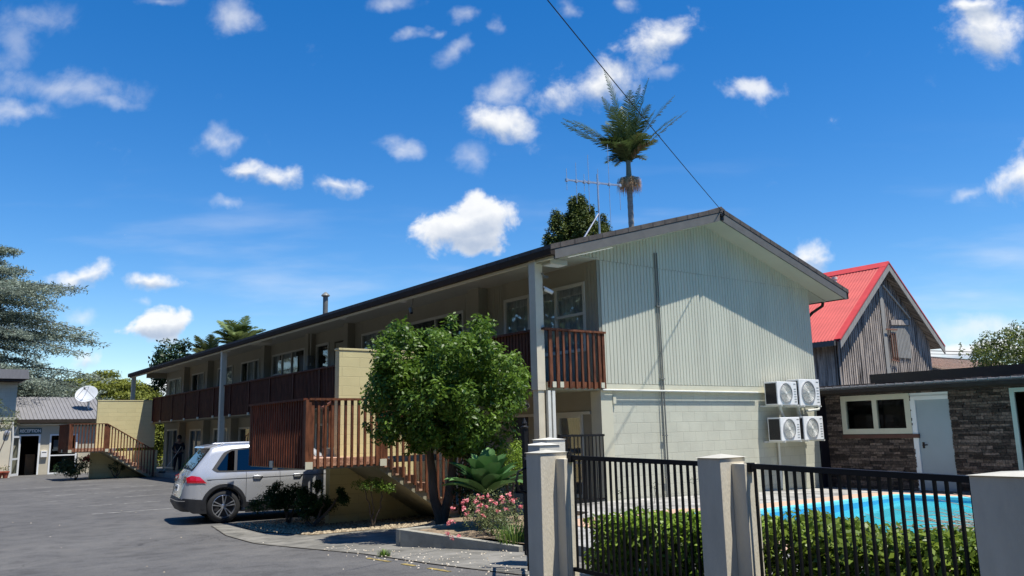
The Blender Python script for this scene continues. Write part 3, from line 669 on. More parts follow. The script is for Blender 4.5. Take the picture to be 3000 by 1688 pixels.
# ------------------------------------------------------------------ fittings on the motel
def aircon(name, label, x, z, w, h, seed, fan):
    t = thing(name, label, 'air conditioner', (x, -.28, z), 'white air conditioning units on the gable wall', local=True)
    b = MB(); b.box(0, w, -.2, .16, 0, h); b.build('casing', 'white', t, bevel=.012)
    b = MB()
    for i in range(12): b.box(-.012, .0, -.16, .12, h * .08 + i * h * .07, h * .08 + i * h * .07 + h * .04)
    b.box(-.004, .002, -.17, .13, h * .05, h * .93); b.build('coil', 'nearblack', t)
    c = (w * .42, -.205, h * .5); r = h * .40; g = MB()
    g.lathe([(r * 1.08, .0), (r * 1.08, .02), (r, .02), (r, .0)], c, (0, -1, 0), 32)
    fr = g.build('fan_grille', 'mast', t)
    g = MB()
    for k in range(1, 7): g.lathe([(r * k / 7, .010), (r * k / 7 + .004, .016), (r * k / 7 + .008, .010)], c, (0, -1, 0), 28)
    for k in range(16): a = k * PI / 8; g.bar((c[0], c[1] - .008, c[2]), (c[0] + r * math.cos(a), c[1] - .008, c[2] + r * math.sin(a)), .005, .005)
    g.lathe([(0, .02), (.035, .018), (.04, .0)], c, (0, -1, 0), 16)
    g.build('grille_wires', 'pipe', fr)
    g = MB(); g.lathe([(r * .98, .003), (0, .003)], c, (0, -1, 0), 28); g.build('fan_opening', M['acfan'], fr)
    b = MB()
    for i in range(6): b.box(w * .84, w * .95, -.206, -.2, h * .12 + i * h * .11, h * .12 + i * h * .11 + .012)
    b.build('side_vent', 'pipe_dk', t)
    b = MB(); b.box(w * .84, w * .95, -.204, -.2, h * .88, h * .91); b.build('badge', 'pipe_dk', t)
    b = MB(); b.bar((.06, -.26, -.02), (.06, .28, -.02), .03, .03); b.bar((w - .08, -.26, -.02), (w - .08, .28, -.02), .03, .03); b.bar((-.04, .26, -.02), (w + .02, .26, -.02), .03, .04); b.build('wall_bracket', 'pipe', t)
    return t
M['acfan'] = mat('fan_blades', (.42, .42, .40), .5, .15, 14)
aircon('air_conditioner', 'upper left white air conditioner box on the gable wall', 5.17, 1.86, .78, .55, 0, 0)
aircon('air_conditioner', 'upper right white air conditioner, largest of the four, at the gable corner', 6.05, 1.84, .85, .64, 0, 0)
aircon('air_conditioner', 'lower left white air conditioner box on the block wall', 5.20, 1.02, .76, .55, 0, 0)
aircon('air_conditioner', 'lower right white air conditioner box by the gable corner', 6.12, 1.02, .80, .56, 0, 0)
b = MB(); b.tube([(6.85, -.2, 2.25), (7.05, -.25, 2.32), (7.15, -.2, 2.2), (7.0, -.1, 2.1)], .035, 8); b.tube([(6.8, -.1, 1.72), (7.35, -.12, 1.76), (7.4, -.12, 1.9)], .03, 8)
b.tube([(5.75, -.1, 1.84), (5.8, -.12, 1.65), (5.9, -.1, 1.55)], .04, 8); b.tube([(6.5, -.1, 1.84), (6.45, -.14, 1.7), (6.55, -.1, 1.58)], .045, 8); b.tube([(5.7, -.03, 1.05), (5.7, -.02, -.1)], .03, 8)
tag(b.build('refrigerant_pipes', 'pipe', None, True), 'white lagged pipes looping between the air conditioners', 'pipes')
def cam_unit(name, label, p, d, m='white', r=.045, l=.18, cat='security camera', base=None):
    t = thing(name, label, cat, p); d = Vector(d).normalized(); p = Vector(p); b = MB()
    q = p - d * l * .35; b.tube([q, q + d * l], [r, r * .85], 12); b.build('body', m, t, True)
    b = MB(); b.tube([q + d * (l * .98), q + d * (l * 1.02)], [r * .7, r * .7], 12); b.build('lens', 'nearblack', t)
    b = MB(); b.tube([p, base or (p + Vector((-.08, .02, .07)))], .015, 8); b.build('arm', m, t)
    return t
cam_unit('security_camera', 'white bullet security camera on the nearest balcony post', (-1.38, -.06, 4.1), (.8, -.4, -.45))
cam_unit('sensor', 'small dark sensor high on the nearest balcony post', (-1.42, -.05, 4.36), (.5, -.5, -.1), 'pipe_dk', .03, .09, 'sensor')
cam_unit('floodlight', 'curved dark floodlight hanging from the eave above the leafy tree', (-1.45, 5.2, 4.4), (-.1, -.5, -.8), 'pipe_dk', .05, .16, 'floodlight', Vector((-1.5, 5.0, 4.64)))
cam_unit('spotlight', 'round silver spotlight under the balcony beside the nearest post', (-1.25, .9, 1.93), (-.3, -.7, -.5), 'mast', .07, .14, 'spotlight', Vector((-1.2, 1.1, 2.16)))
t = thing('floodlight_box', 'pale rectangular light box under the roof corner at the nearest post', 'light', (-1.3, -.35, 4.6))
b = MB(); b.obox((-1.30, -.2, 4.62), (.22, 0, .0), (0, .14, 0), (0, 0, .045)); b.build('housing', 'soffit', t, bevel=.01)
b = MB(); b.obox((-1.30, -.2, 4.571), (.18, 0, .0), (0, .11, 0), (0, 0, .004)); b.build('lens', 'white', t)
# meter box with cables on the facade
t = thing('meter_box', 'grey meter cabinet fixed beside the small upstairs window', 'cabinet', (-.3, 14.4, 3.4))
b = MB(); b.box(-.33, -.1, 14.28, 14.41, 3.35, 3.75); b.box(-.31, -.1, 14.3, 14.41, 3.85, 4.1); b.build('cabinet', 'pipe_dk', t); b = MB(); b.tube([(-.2, 14.35, 3.75), (-.2, 14.35, 4.86)], .012, 6); b.build('conduit', 'pipe', t)
t = thing('cable_box', 'small pale equipment box hanging under the eave by the stair', 'box', (-1.3, 16.4, 4.7))
b = MB(); b.box(-1.5, -1.1, 15.6, 16.6, 4.62, 4.85); b.build('housing', 'soffit', t, bevel=.01)

# ------------------------------------------------------------------ antenna, wire, dish
t = thing('tv_antenna', 'tall metal television antenna with long vertical rods on the motel roof', 'antenna', (1.5, 1.45, 5.7))
b = MB(); b.tube([(1.5, 1.45, 5.65), (1.5, 1.45, 7.38)], .022, 8); b.build('mast', 'mast', t)
b = MB(); b.bar((.80, 1.80, 7.22), (2.2, 1.37, 7.2), .035, .035); b.build('boom', 'mast', t)
b = MB(); b.tube([(1.5, 1.45, 6.42), (.95, 1.55, 5.6)], .018, 6); b.tube([(1.5, 1.45, 6.42), (1.3, 2.0, 5.72)], .010, 6); b.build('brace', 'mast', t)
for s_, up_, dn in ((.02, .28, .25), (.19, .45, .55), (.33, .18, .25), (.41, .68, .72), (.58, .35, .1), (.78, 1.0, 1.0), (.97, .02, .62)):
    p = Vector((.80, 1.80, 7.22)).lerp(Vector((2.2, 1.37, 7.2)), s_); b = MB(); b.tube([p - Vector((0, 0, dn)), p + Vector((0, 0, up_))], .0075, 6); b.box(p.x - .03, p.x + .03, p.y - .03, p.y + .03, p.z - .04, p.z + .03); b.build('rod', 'mast', t)
b = MB(); P0 = Vector((3.41, -.6, 6.30)); d = Vector((-.89, -.45, .06)).normalized(); pts = []
for i in range(41):
    s_ = i / 40 * 26; pts.append(P0 + d * s_ - Vector((0, 0, 1)) * (.010 * s_ * (26 - s_) * .12))
b.tube(pts, .008, 6); tag(b.build('power_line', 'black'), 'thin black overhead cable running down to the motel roof ridge', 'cable')
b = MB(); b.tube([(45, 20.5, 6.75), (55, 13.3, 6.15), (68, 4, 6.2)], .03, 5); b.tube([(45, 20.5, 6.5), (55, 13.3, 5.95), (68, 4, 6.0)], .02, 5); tag(b.build('distant_cable', 'black'), 'pair of distant black cables low in the sky right of the barn', 'cable')
t = thing('cable_bracket', 'small dark hook bracket holding the cable at the roof peak', 'bracket', (3.41, -.62, 6.2)); b = MB(); b.tube([(3.41, -.6, 6.12), (3.41, -.68, 6.16), (3.40, -.68, 6.26)], .018, 8); b.box(3.36, 3.46, -.625, -.602, 6.05, 6.2); b.build('hook', 'black', t)

M['dishm'] = mat('dish_mesh', (.50, .52, .53), .6, .08, 12)
t = thing('satellite_dish', 'round white mesh satellite dish standing on the reception roof', 'satellite dish', (-2.85, 40.4, 3.0))
b = MB(); b.tube([(-2.72, 40.55, 2.95), (-2.72, 40.55, 3.6)], .06, 10); b.build('mast', 'white', t)
ax = Vector((-.35, -.72, .60)); b = MB(); b.lathe([(0, -.14), (.2, -.125), (.38, -.08), (.52, -.02), (.6, .03), (.585, .03), (.37, -.065), (0, -.12)], (-2.88, 40.4, 4.02), ax, 36); b.build('reflector', M['dishm'], t, True)
fp = Vector((-2.88, 40.4, 4.02)) + ax.normalized() * .55
b = MB(); u0 = ax.cross(Vector((0, 0, 1))).normalized(); u1 = ax.cross(u0).normalized()
for a in (.5, 2.6, 4.7): b.tube([Vector((-2.88, 40.4, 4.02)) + (u0 * math.cos(a) + u1 * math.sin(a)) * .55, fp], .012, 6)
b.tube([fp - ax.normalized() * .12, fp + ax.normalized() * .06], .045, 10); b.build('feed_arm', 'pipe_dk', t)

# ------------------------------------------------------------------ reception
YR = 39.0
rc = thing('reception_building', 'low cream reception building with grey iron roof, open white door and large window', 'building', (-4, YR, -.4))
b = MB(); holed(b, 'y', YR, .2, -6.9, -2.3, -.6, 2.5, [(-6.17, -5.22, -.38, 1.74), (-4.76, -3.4, -.38, 1.76)]); b.build('wall', 'wall_cream', rc)
b = MB(); b.prism([(YR - .35, 2.55), (YR + 4, 3.95), (YR + 8, 2.6), (YR + 8, 2.5), (YR + 4, 3.85), (YR - .35, 2.45)], 'x', -6.6, -2.0); rr = b.build('roof', 'metalroof', rc)
b = MB()
x = -6.55
while x < -2.0: b.bar((x, YR - .36, 2.565), (x, YR + 3.98, 3.97), .03, .03); x += .19
b.build('roof_ribs', 'metalroof', rr)
b = MB(); b.box(-6.65, -1.95, YR - .42, YR - .34, 2.38, 2.56); b.build('gutter', 'gutter', rc)
b = MB(); b.tube([(-6.35, YR - .15, 2.2), (-6.45, YR - .12, 1.9), (-6.6, YR - .12, 1.0), (-6.72, YR - .12, -.4)], .06, 8); b.tube([(-6.2, YR - .1, 2.3), (-2.8, YR - .1, 2.28)], .04, 8); b.build('downpipe', 'pipe', rc)
b = MB(); b.box(-6.8, -2.4, YR + .2, YR + 6, -.5, -.38); b.box(-6.8, -2.4, YR + 4.0, YR + 4.1, -.5, 2.4); b.box(-6.85, -6.75, YR + .2, YR + 6, -.5, 2.4); b.box(-2.4, -2.3, YR + .2, YR + 6, -.5, 2.4); b.box(-6.85, -2.3, YR + .2, YR + 4, 2.38, 2.42); b.build('interior', 'interior', rc)
def dframe(parent, u0, u1, z0, z1, y, nm='door_frame', fw=.08):
    b = MB(); b.box(u0, u0 + fw, y - .03, y + .08, z0, z1); b.box(u1 - fw, u1, y - .03, y + .08, z0, z1); b.box(u0 + fw, u1 - fw, y - .03, y + .08, z1 - fw, z1); return b.build(nm, 'frame_w', parent)
dframe(rc, -6.2, -5.2, -.4, 1.77, YR)
b = MB(); H0, H1 = -6.17, 0
def leaf(pv, ang, w, z0, z1):
    c, s_ = math.cos(ang), math.sin(ang); o = Vector(pv); dx = Vector((c, s_, 0)); nn = Vector((-s_, c, 0)) * .02; b = MB()
    def bb(a, d, za, zb): b.obox(o + dx * (a + d) / 2 + Vector((0, 0, (za + zb) / 2)), dx * (d - a) / 2, nn, Vector((0, 0, (zb - za) / 2)))
    bb(0, .09, z0, z1); bb(w - .09, w, z0, z1); bb(.09, w - .09, z1 - .1, z1); bb(.09, w - .09, z0, z0 + .12); bb(.09, w - .09, .45, .55)
    f = b.build('door', 'frame_w', rc); b = MB(); b.add([o + dx * a + Vector((0, 0, z)) for a, z in ((.09, z0), (w - .09, z0), (w - .09, z1), (.09, z1))], [(0, 1, 2, 3)]); b.build('pane', 'glass', f)
leaf((-6.17, YR - .04, 0), R(180 + 62), .85, -.38, 1.7)
window(rc, 'y', YR, 1, -4.76, -3.4, -.38, 1.76, trans=((-4.7, -3.46, .62),), fm='frame_w', fw=.08, cover=(), gm='glass_dk')
b = MB(); b.box(-4.55, -4.15, YR + .05, YR + .06, .95, 1.45); b.box(-4.05, -3.7, YR + .05, YR + .06, 1.15, 1.4); b.box(-4.6, -3.6, YR + .04, YR + .05, .86, .95); b.build('window_notice', 'white', rc)
M['cardboard'] = mat('brown_cupboard', (.22, .12, .05), .7, .2, 4)
b = MB(); b.box(-5.75, -5.3, YR + .9, YR + 1.4, -.38, .7); tag(b.build('cupboard', 'cardboard'), 'brown wooden cupboard standing inside the open reception door', 'cupboard')
sg = thing('reception_sign', 'dark teal RECEPTION sign with white letters above the open door', 'sign', (-5.7, YR - .03, 1.9))
M['teal'] = mat('sign_teal', (.012, .07, .085), .4, .05, 3)
b = MB(); b.box(-6.24, -5.18, YR - .04, YR - .003, 1.80, 2.09); b.build('board', 'teal', sg)
cu = bpy.data.curves.new('txt', 'FONT'); cu.body = 'RECEPTION'; cu.size = .235; cu.extrude = .004; cu.offset = .006; cu.align_x = 'CENTER'; cu.align_y = 'CENTER'
to = bpy.data.objects.new('txt', cu); COL.objects.link(to); dg = bpy.context.evaluated_depsgraph_get(); me = bpy.data.meshes.new_from_object(to.evaluated_get(dg)); bpy.data.objects.remove(to)
wd = max(v.co.x for v in me.vertices) - min(v.co.x for v in me.vertices); k = .98 / wd
for v in me.vertices: v.co = Vector((-5.71 + v.co.x * k, YR - .05 - v.co.z, 1.945 + v.co.y))
me.materials.clear(); me.materials.append(M['white']); lo = bpy.data.objects.new('lettering', me); COL.objects.link(lo); place(lo, sg)
t = thing('mailbox', 'white wall mounted letterbox between the reception door and window', 'letterbox', (-5, YR - .1, .7)); b = MB(); b.box(-5.15, -4.84, YR - .13, YR, .54, .88); b.build('box', 'white', t, bevel=.01); b = MB(); b.box(-5.1, -4.89, YR - .136, YR - .129, .78, .81); b.build('slot', 'black', t)
b = MB(); b.box(-3.38, -3.3, YR - .3, YR, -.4, .7); b.box(-3.3, -2.55, YR - 5.2, YR - 5.05, -.4, .62); tag(b.build('low_wall', 'wall_light'), 'low cream garden wall under the far stair landing', 'wall')

# two-storey building at the far left
YL = 36.6
lb = thing('corner_building', 'pale two storey building with grey fascia cut by the left picture edge', 'building', (-9, YL, -.4))
b = MB(); b.box(-14, -6.72, YL, YL + 6, -.5, 2.2); b.box(-14, -6.75, YL + .02, YL + 6, 2.2, 2.5); b.build('lower_wall', 'wall_light', lb)
b = MB(); b.box(-14, -6.7, YL - .02, YL + 6, 2.5, 4.4); b.build('upper_wall', 'block', lb)
b = MB(); b.prism([(-14, 4.55), (-6.28, 4.55), (-6.33, 5.02), (-14, 5.02)], 'y', YL - .7, YL + 6); b.build('roof', 'metalroof', lb)
b = MB(); b.prism([(-14, 4.42), (-6.6, 4.42), (-6.33, 4.56), (-14, 4.56)], 'y', YL - .65, YL + 6); b.build('soffit', 'gutter', lb)
b = MB(); b.box(-14, -6.74, YL - .06, YL - .005, 2.12, 2.24); b.build('band', 'trim', lb)
b = MB(); b.lathe([(0, .12), (.12, .1), (.14, 0)], (-7.0, YL, 1.85), (0, -1, 0), 16); b.build('wall_light', 'mast', lb)
b = MB(); b.tube([(-6.78, YL - .05, 2.4), (-6.72, YL - .05, 1.5), (-6.78, YL - .05, -.4)], .05, 8); b.build('downpipe', 'pipe', lb)

# ------------------------------------------------------------------ barn
YB = 6.0; XA, XC = 18.55, 25.95; XB = 22.3; ZE, ZR = 4.95, 8.05
bn = thing('barn', 'tall silvered timber barn with bright red corrugated iron roof', 'barn', (XB, YB + 4, 0))
sl = (ZR - ZE) / (XB - XA); rtop = lambda x: ZR - sl * abs(x - XB)
b = MB(); x = XA; g = random.Random(3)
while x < XC:
    w = .16; o = g.uniform(-.012, .012); b.prism([(x, 0), (min(x + w, XC), 0), (min(x + w, XC), max(0, rtop(min(x + w, XC)) - .02)), (x, rtop(x) - .02)], 'y', YB - o, YB + .04); x += w
x = XA + .14
while x < XC: b.prism([(x, 0), (x + .045, 0), (x + .045, rtop(x) - .08), (x, rtop(x) - .08)], 'y', YB - .035, YB); x += .16
b.prism([(XA, 0), (XC, 0), (XC, ZE - .1), (XB, ZR - .1), (XA, ZE - .1)], 'y', YB + .05, YB + .2)
b.build('gable_wall', 'boards', bn)
b = MB(); b.box(XC - .15, XC, YB + .04, YB + 9, 0, ZE); b.build('side_wall', 'boards', bn)
b = MB(); b.box(XA, XA + .15, YB + .04, YB + 9, 0, ZE + .0)
y = YB + .1
while y < YB + 9: b.box(XA - .03, XA, y, y + .05, 0, ZE - .1); y += .18
b.build('side_wall', 'boards', bn)
M['lightboard'] = mat('pale_patch_boards', (.30, .29, .26), .9, .2, 4, stretch=(3, 3, .5))
b = MB(); b.box(22.0, 22.3, YB - .055, YB - .036, 2.5, 7.2); b.build('pale_board', 'lightboard', bn)
b = MB(); x = 22.6
while x < 24.1: b.prism([(x, 4.1), (x + .09, 4.13), (x + .09, 5.6), (x, 5.6)], 'y', YB - .08, YB - .04); x += .12
b.build('iron_sheet', M['lightboard'], bn)
b = MB(); b.bar((22.35, YB - .06, 7.25), (24.3, YB - .10, 5.9), .05, .05); b.build('stay', 'pillar_cap', bn)
b = MB(); b.bar((22.6, YB - .1, 5.62), (24.3, YB - .1, 5.72), .06, .22); b.build('beam', 'boards', bn)
M['rustpipe'] = mat('rusty_iron', (.22, .10, .06), .8, .3, 9)
b = MB()
for x in (22.45, 22.62, 22.8): b.tube([(x, YB - .14, 5.15), (x + .03, YB - .14, 4.0)], .035, 6)
b.bar((22.1, YB - .14, 5.3), (23.0, YB - .14, 5.32), .03, .06); b.bar((22.3, YB - .14, 4.0), (22.9, YB - .14, 3.95), .03, .06); b.build('iron_pipes', 'rustpipe', bn)
# corrugated roof
b = MB(); y0, y1 = YB - .45, YB + 9.5; N = int((y1 - y0) / .075); ex = .55
for sgn in (-1, 1):
    xe = (XA - ex) if sgn < 0 else (XC + ex); v = []
    for i in range(N + 1):
        y = y0 + (y1 - y0) * i / N; dz = .022 if i % 2 else 0
        v += [(xe, y, ZR + .12 - sl * (abs(xe - XB)) + dz), (XB, y, ZR + .12 + dz), (xe, y, ZR + .06 - sl * (abs(xe - XB))), (XB, y, ZR + .06)]
    b.add(v, [(4 * i, 4 * i + 4, 4 * i + 5, 4 * i + 1) for i in range(N)] + [(4 * i + 2, 4 * i + 6, 4 * i + 7, 4 * i + 3) for i in range(N)])
rf = b.build('roof', 'red', bn)
b = MB(); zz = lambda x: ZR + .17 - sl * abs(x - XB)
for xe in (XA - ex, XC + ex): b.add([(xe, y0 - .02, zz(xe)), (XB, y0 - .02, zz(XB)), (XB, y0 + .28, zz(XB)), (xe, y0 + .28, zz(xe)), (xe, y0 - .02, zz(xe) - .07), (XB, y0 - .02, zz(XB) - .07)], [(0, 1, 2, 3), (0, 4, 5, 1)])
b.prism([(XB - .3, zz(XB - .3) + .01), (XB, zz(XB) + .02), (XB + .3, zz(XB + .3) + .01), (XB + .3, zz(XB + .3) - .05), (XB, zz(XB) - .05), (XB - .3, zz(XB - .3) - .05)], 'y', y0, y1); b.build('flashing', 'redtrim', rf)
b = MB()
for xe in (XA - ex + .03, XC + ex - .03): b.add([(xe, y0 + .04, zz(xe) - .14), (XB, y0 + .04, zz(XB) - .14), (XB, y1, zz(XB) - .14), (xe, y1, zz(xe) - .14)], [(0, 1, 2, 3)])
b.build('roof_lining', 'boards', rf)
b = MB()
for xe in (XA - ex + .02, XC + ex - .02): b.add([(xe, y0 + .0, zz(xe) - .40), (XB, y0, zz(XB) - .40), (XB, y0, zz(XB) - .075), (xe, y0, zz(xe) - .075), (xe, y0 + .05, zz(xe) - .40), (XB, y0 + .05, zz(XB) - .40), (XB, y0 + .05, zz(XB) - .075), (xe, y0 + .05, zz(xe) - .075)], [(0, 1, 2, 3), (7, 6, 5, 4), (0, 4, 5, 1), (0, 3, 7, 4)])
b.build('barge_board', 'lightboard', rf)
b = MB(); xe = XA - ex; b.box(xe - .1, xe + .02, y0 + .2, y1, zz(xe) - .26, zz(xe) - .06); b.build('gutter', 'barge', rf)
b = MB(); px_, py_ = 20.9, YB + 1.3; b.lathe([(.09, zz(px_) - .2), (.09, zz(px_) + .5), (.12, zz(px_) + .52), (.12, zz(px_) + .62)], (px_, py_, 0), n=12); b.box(px_ - .2, px_ + .2, py_ - .2, py_ + .2, zz(px_) - .1, zz(px_) + .02); b.build('vent_pipe', 'pillar_cap', rf, True)

# low rusty roofed shed beyond
sh = thing('rusty_shed', 'low shed with rusty corrugated roof beyond the barn', 'shed', (31, 6, 0))
b = MB(); b.box(27.3, 40, 6.7, 12, 0, 3.7); b.build('wall', 'boards', sh)
b = MB(); b.prism([(5.9, 3.7), (9.5, 4.75), (13, 3.7), (13, 3.6), (9.5, 4.65), (5.9, 3.6)], 'x', 26.8, 41); rr = b.build('roof', 'rust', sh)
b = MB(); x = 26.9
while x < 40: b.bar((x, 5.9, 3.715), (x, 9.48, 4.765), .05, .03); x += .25
b.build('roof_ribs', 'rust', rr)
b = MB(); b.prism([(9.3, 4.72), (9.5, 4.83), (9.7, 4.72)], 'x', 26.7, 41.1); b.build('ridge_cap', 'gutter', rr)

# ------------------------------------------------------------------ stone pool house
XP = 7.9
ph = thing('pool_house', 'low dark brick pool house with pale blue door and cream window beside the pool', 'building', (XP, -3, -.2))
hl = [(-2.2, -.42, 1.12, 2.07), (-3.1, -2.22, -.2, 2.07), (-6.4, -4.42, -.2, 2.07)]
b = MB(); g = random.Random(5); z = -.25
while z < 2.3:
    h_ = g.choice((.045, .06, .075)); y = .3
    while y > -9.5:
        w = g.uniform(.12, .42); ya_, yb_ = y - w + .006, y; y -= w; zc_ = z + h_ / 2
        for hh in hl:
            if hh[2] - .01 < zc_ < hh[3] + .01:
                if ya_ < hh[1] and yb_ > hh[0]:
                    if yb_ > hh[1] and ya_ < hh[1]: ya_ = hh[1]
                    elif ya_ < hh[0] and yb_ > hh[0]: yb_ = hh[0]
                    else: ya_ = yb_
        if yb_ - ya_ < .02: continue
        b.cur = g.random() ** 1.6; b.box(XP - g.uniform(.0, .035), XP + .05, ya_, yb_, z + .004, z + h_ - .004)
    z += h_
b.build('brick_facing', 'stone', ph, attr=True)
M['mortar'] = mat('dark_mortar', (.03, .026, .024), .95, .3, 8)
b = MB(); holed(b, 'x', XP + .02, .15, -12, .3, -.6, 2.35, hl); b.box(XP + .05, XP + 6, .15, .3, -.5, 2.35); b.build('wall', 'mortar', ph)
b = MB(); b.box(XP + .17, XP + 6, -12, .15, -.25, -.2); b.box(XP + 3, XP + 3.1, -12, .15, -.2, 2.3); b.box(XP + .17, XP + 6, -3.15, -3.12, -.2, 2.3); b.build('interior', 'interior', ph)
window(ph, 'x', XP, 1, -2.2, -.42, 1.12, 2.07, mull=(-1.31,), fm='trim', fw=.13, cover=(), gm='glass')
b = MB(); b.box(XP - .05, XP + .05, -2.35, -.4, 1.02, 1.11); b.build('sill', 'brown', ph)
b = MB(); b.box(XP - .02, XP + .08, -2.32, -2.20, -.2, 1.9); b.box(XP - .02, XP + .08, -3.1, -2.20, 1.9, 1.99); b.box(XP - .0, XP + .06, -3.1, -2.2, 1.99, 2.07); b.build('door_frame', 'frame_w', ph)
b = MB(); b.box(XP + .01, XP + .05, -3.1, -2.32, -.18, 1.9); dr = b.build('door', 'door_blue', ph)
b = MB(); b.tube([(XP + .01, -2.42, .85), (XP - .05, -2.42, .85), (XP - .05, -2.53, .86)], .014, 8); b.box(XP - .0, XP + .01, -2.44, -2.39, .78, .92); b.build('handle', 'gutter', dr)
M['greenframe'] = mat('pale_green_frame', (.42, .52, .47), .5, .05, 3)
window(ph, 'x', XP - .02, 1, -6.4, -4.42, -.2, 2.07, mull=(-5.4,), fm='greenframe', fw=.09, cover=(), gm='glass_dk')
b = MB(); b.prism([(XP - .42, 2.20), (XP - .42, 2.25), (XP + .5, 2.32), (XP + 6.5, 2.5), (XP + 6.5, 2.38)], 'y', -12, .45); rf = b.build('roof', 'metalroof', ph)
b = MB(); y = -11.9
while y < .4:
    for k in range(2): b.bar((XP - .46 + .3 * k, y + k * .02, 2.27 + .03 * k), (XP - .14 + .3 * k, y + k * .02, 2.29 + .028 * k), .19, .03)
    b.box(XP - .47, XP - .1, y + .1, y + .125, 2.25, 2.31); y += .23
b.build('roof_tiles', 'metalroof', rf)
b = MB(); b.box(XP - .46, XP - .38, -12, .45, 2.14, 2.22); b.build('gutter', 'gutter', ph)
b = MB(); b.box(XP - .36, XP + .05, -12, .42, 2.10, 2.14); b.build('eave_lining', 'gutter', ph)
b = MB(); b.box(XP + .45, XP + .6, -12, -1.0, 2.30, 2.60); b.box(XP + .6, XP + 6, -1.15, -1.0, 2.30, 2.60); b.build('parapet', 'nearblack', ph)
b = MB(); b.box(7.52, 7.88, .02, .15, -.3, 2.1); tag(b.build('dark_gap_sheet', 'nearblack'), 'black sheet standing in for the dark gap between motel corner and pool house', 'gap sheet')  # near-black sheet stands in for the darkness of an open gap

# ------------------------------------------------------------------ fence
def pillar(name, label, x0, x1, y0, y1, zt, cap=True, mount=None, m='pillar', grp='rendered fence pillars'):
    t = thing(name, label, 'pillar', ((x0 + x1) / 2, (y0 + y1) / 2, -.1), grp)
    b = MB(); b.box(x0, x1, y0, y1, -.3, zt); b.build('shaft', m, t, bevel=.008)
    if cap:
        b = MB(); cx, cy = (x0 + x1) / 2, (y0 + y1) / 2; e_ = .012
        b.add([(x0 - e_, y0 - e_, zt), (x1 + e_, y0 - e_, zt), (x1 + e_, y1 + e_, zt), (x0 - e_, y1 + e_, zt), (cx, cy, zt + .028)], [(0, 1, 4), (1, 2, 4), (2, 3, 4), (3, 0, 4), (3, 2, 1, 0)]); b.build('cap', 'pillar_cap' if m == 'pillar_cap' else 'pillar_top', t)
    if mount:
        b = MB(); b.box(*mount[:4], -.3, mount[4]); b.build('mount_block', m, t, bevel=.006)
    return t
pillar('fence_pillar', 'rendered fence pillar at the left end of the black pool fence', -6.27, -5.93, -5.83, -5.60, 1.19, mount=(-6.08, -5.93, -5.96, -5.832, 1.13))
pillar('fence_pillar', 'rendered fence pillar standing between the two black fence panels', -6.15, -5.84, -7.93, -7.70, 1.165, mount=(-6.02, -5.86, -8.06, -7.932, 1.12))
pillar('fence_pillar', 'large rendered pillar filling the lower right picture corner', -6.45, -6.02, -10.6, -9.93, 1.11)
pillar('gate_pillar', 'pale gate pillar just behind the nearest gate side pillar', -5.42, -5.12, -4.75, -4.45, 1.24, m='pillar_cap', grp='pale gate pillars')
pillar('gate_pillar', 'pale gate pillar farthest back by the motel corner', -4.42, -4.1, -3.65, -3.35, 1.28, m='pillar_cap', grp='pale gate pillars')
def fpanel(label, p, q, z0, z1, n, w=.018):
    t = thing('fence_panel', label, 'fence panel', (*[(p[i] + q[i]) / 2 for i in (0, 1)], 0), 'black steel pool fence panels')
    A_, B_ = Vector((*p, z0[1])), Vector((*q, z1[1])); C_, D_ = Vector((*p, z0[0])), Vector((*q, z1[0]))
    b = MB(); b.bar(A_, B_, .04, .04); b.build('top_rail', 'black', t)
    b = MB(); b.bar(C_, D_, .035, .035); b.build('bottom_rail', 'black', t)
    b = MB(); b.obox(A_ + Vector((0, 0, -.01)), (.03, 0, 0), (0, .03, 0), (0, 0, .035)); b.build('bracket', 'black', t)
    for i in range(n):
        s_ = (i + .7) / n
        if s_ >= 1: break
        b = MB(); lo_, hi = C_.lerp(D_, s_), A_.lerp(B_, s_); b.bar(lo_ - Vector((0, 0, .02)), hi, w, w, up=(B_ - A_)); b.build('bar', 'black', t)
    return t
fpanel('black steel fence panel left of the middle pillar', (-6.0, -5.97), (-6.0, -7.70), (.09, 1.14), (.05, 1.11), 24)
fpanel('black steel fence panel right of the middle pillar in front of the pool', (-5.96, -8.06), (-6.24, -9.94), (.05, 1.10), (.02, 1.07), 24)
fpanel('black steel fence panel against the motel corner post', (-1.40, -.32), (-.28, -.32), (.08, 1.29), (.08, 1.28), 12, .016)
# gate seen edge on
t = thing('pedestrian_gate', 'black iron gate standing open edge on with pointed finial', 'gate', (-5.9, -5.2, 0))
g0, g1 = Vector((-6.22, -5.56, 0)), Vector((-5.62, -4.74, 0))
b = MB(); b.bar(g0 + Vector((0, 0, .05)), g0 + Vector((0, 0, 1.12)), .04, .04, up=(1, 0, 0)); b.bar(g1 + Vector((0, 0, .05)), g1 + Vector((0, 0, 1.44)), .05, .05, up=(1, 0, 0)); b.bar(g0 + Vector((0, 0, 1.1)), g1 + Vector((0, 0, 1.1)), .03, .03); b.bar(g0 + Vector((0, 0, .1)), g1 + Vector((0, 0, .1)), .03, .03); b.build('frame', 'black', t)
for i in range(1, 7): b = MB(); c = g0.lerp(g1, i / 7); b.bar(c + Vector((0, 0, .1)), c + Vector((0, 0, 1.1)), .018, .018, up=(1, 0, 0)); b.build('bar', 'black', t)
b = MB(); b.lathe([(.03, 1.43), (.045, 1.45), (.02, 1.47), (.03, 1.49), (0, 1.56)], (g1.x, g1.y, 0), n=10); b.build('finial', 'black', t)
b = MB(); c = g0 + Vector((-.03, .0, .92)); b.tube([c + Vector((0, 0, .12)), c + Vector((-.09, 0, .09)), c + Vector((-.12, 0, 0)), c + Vector((-.09, 0, -.09)), c + Vector((0, 0, -.12))], .012, 8); b.build('ring_handle', 'black', t)

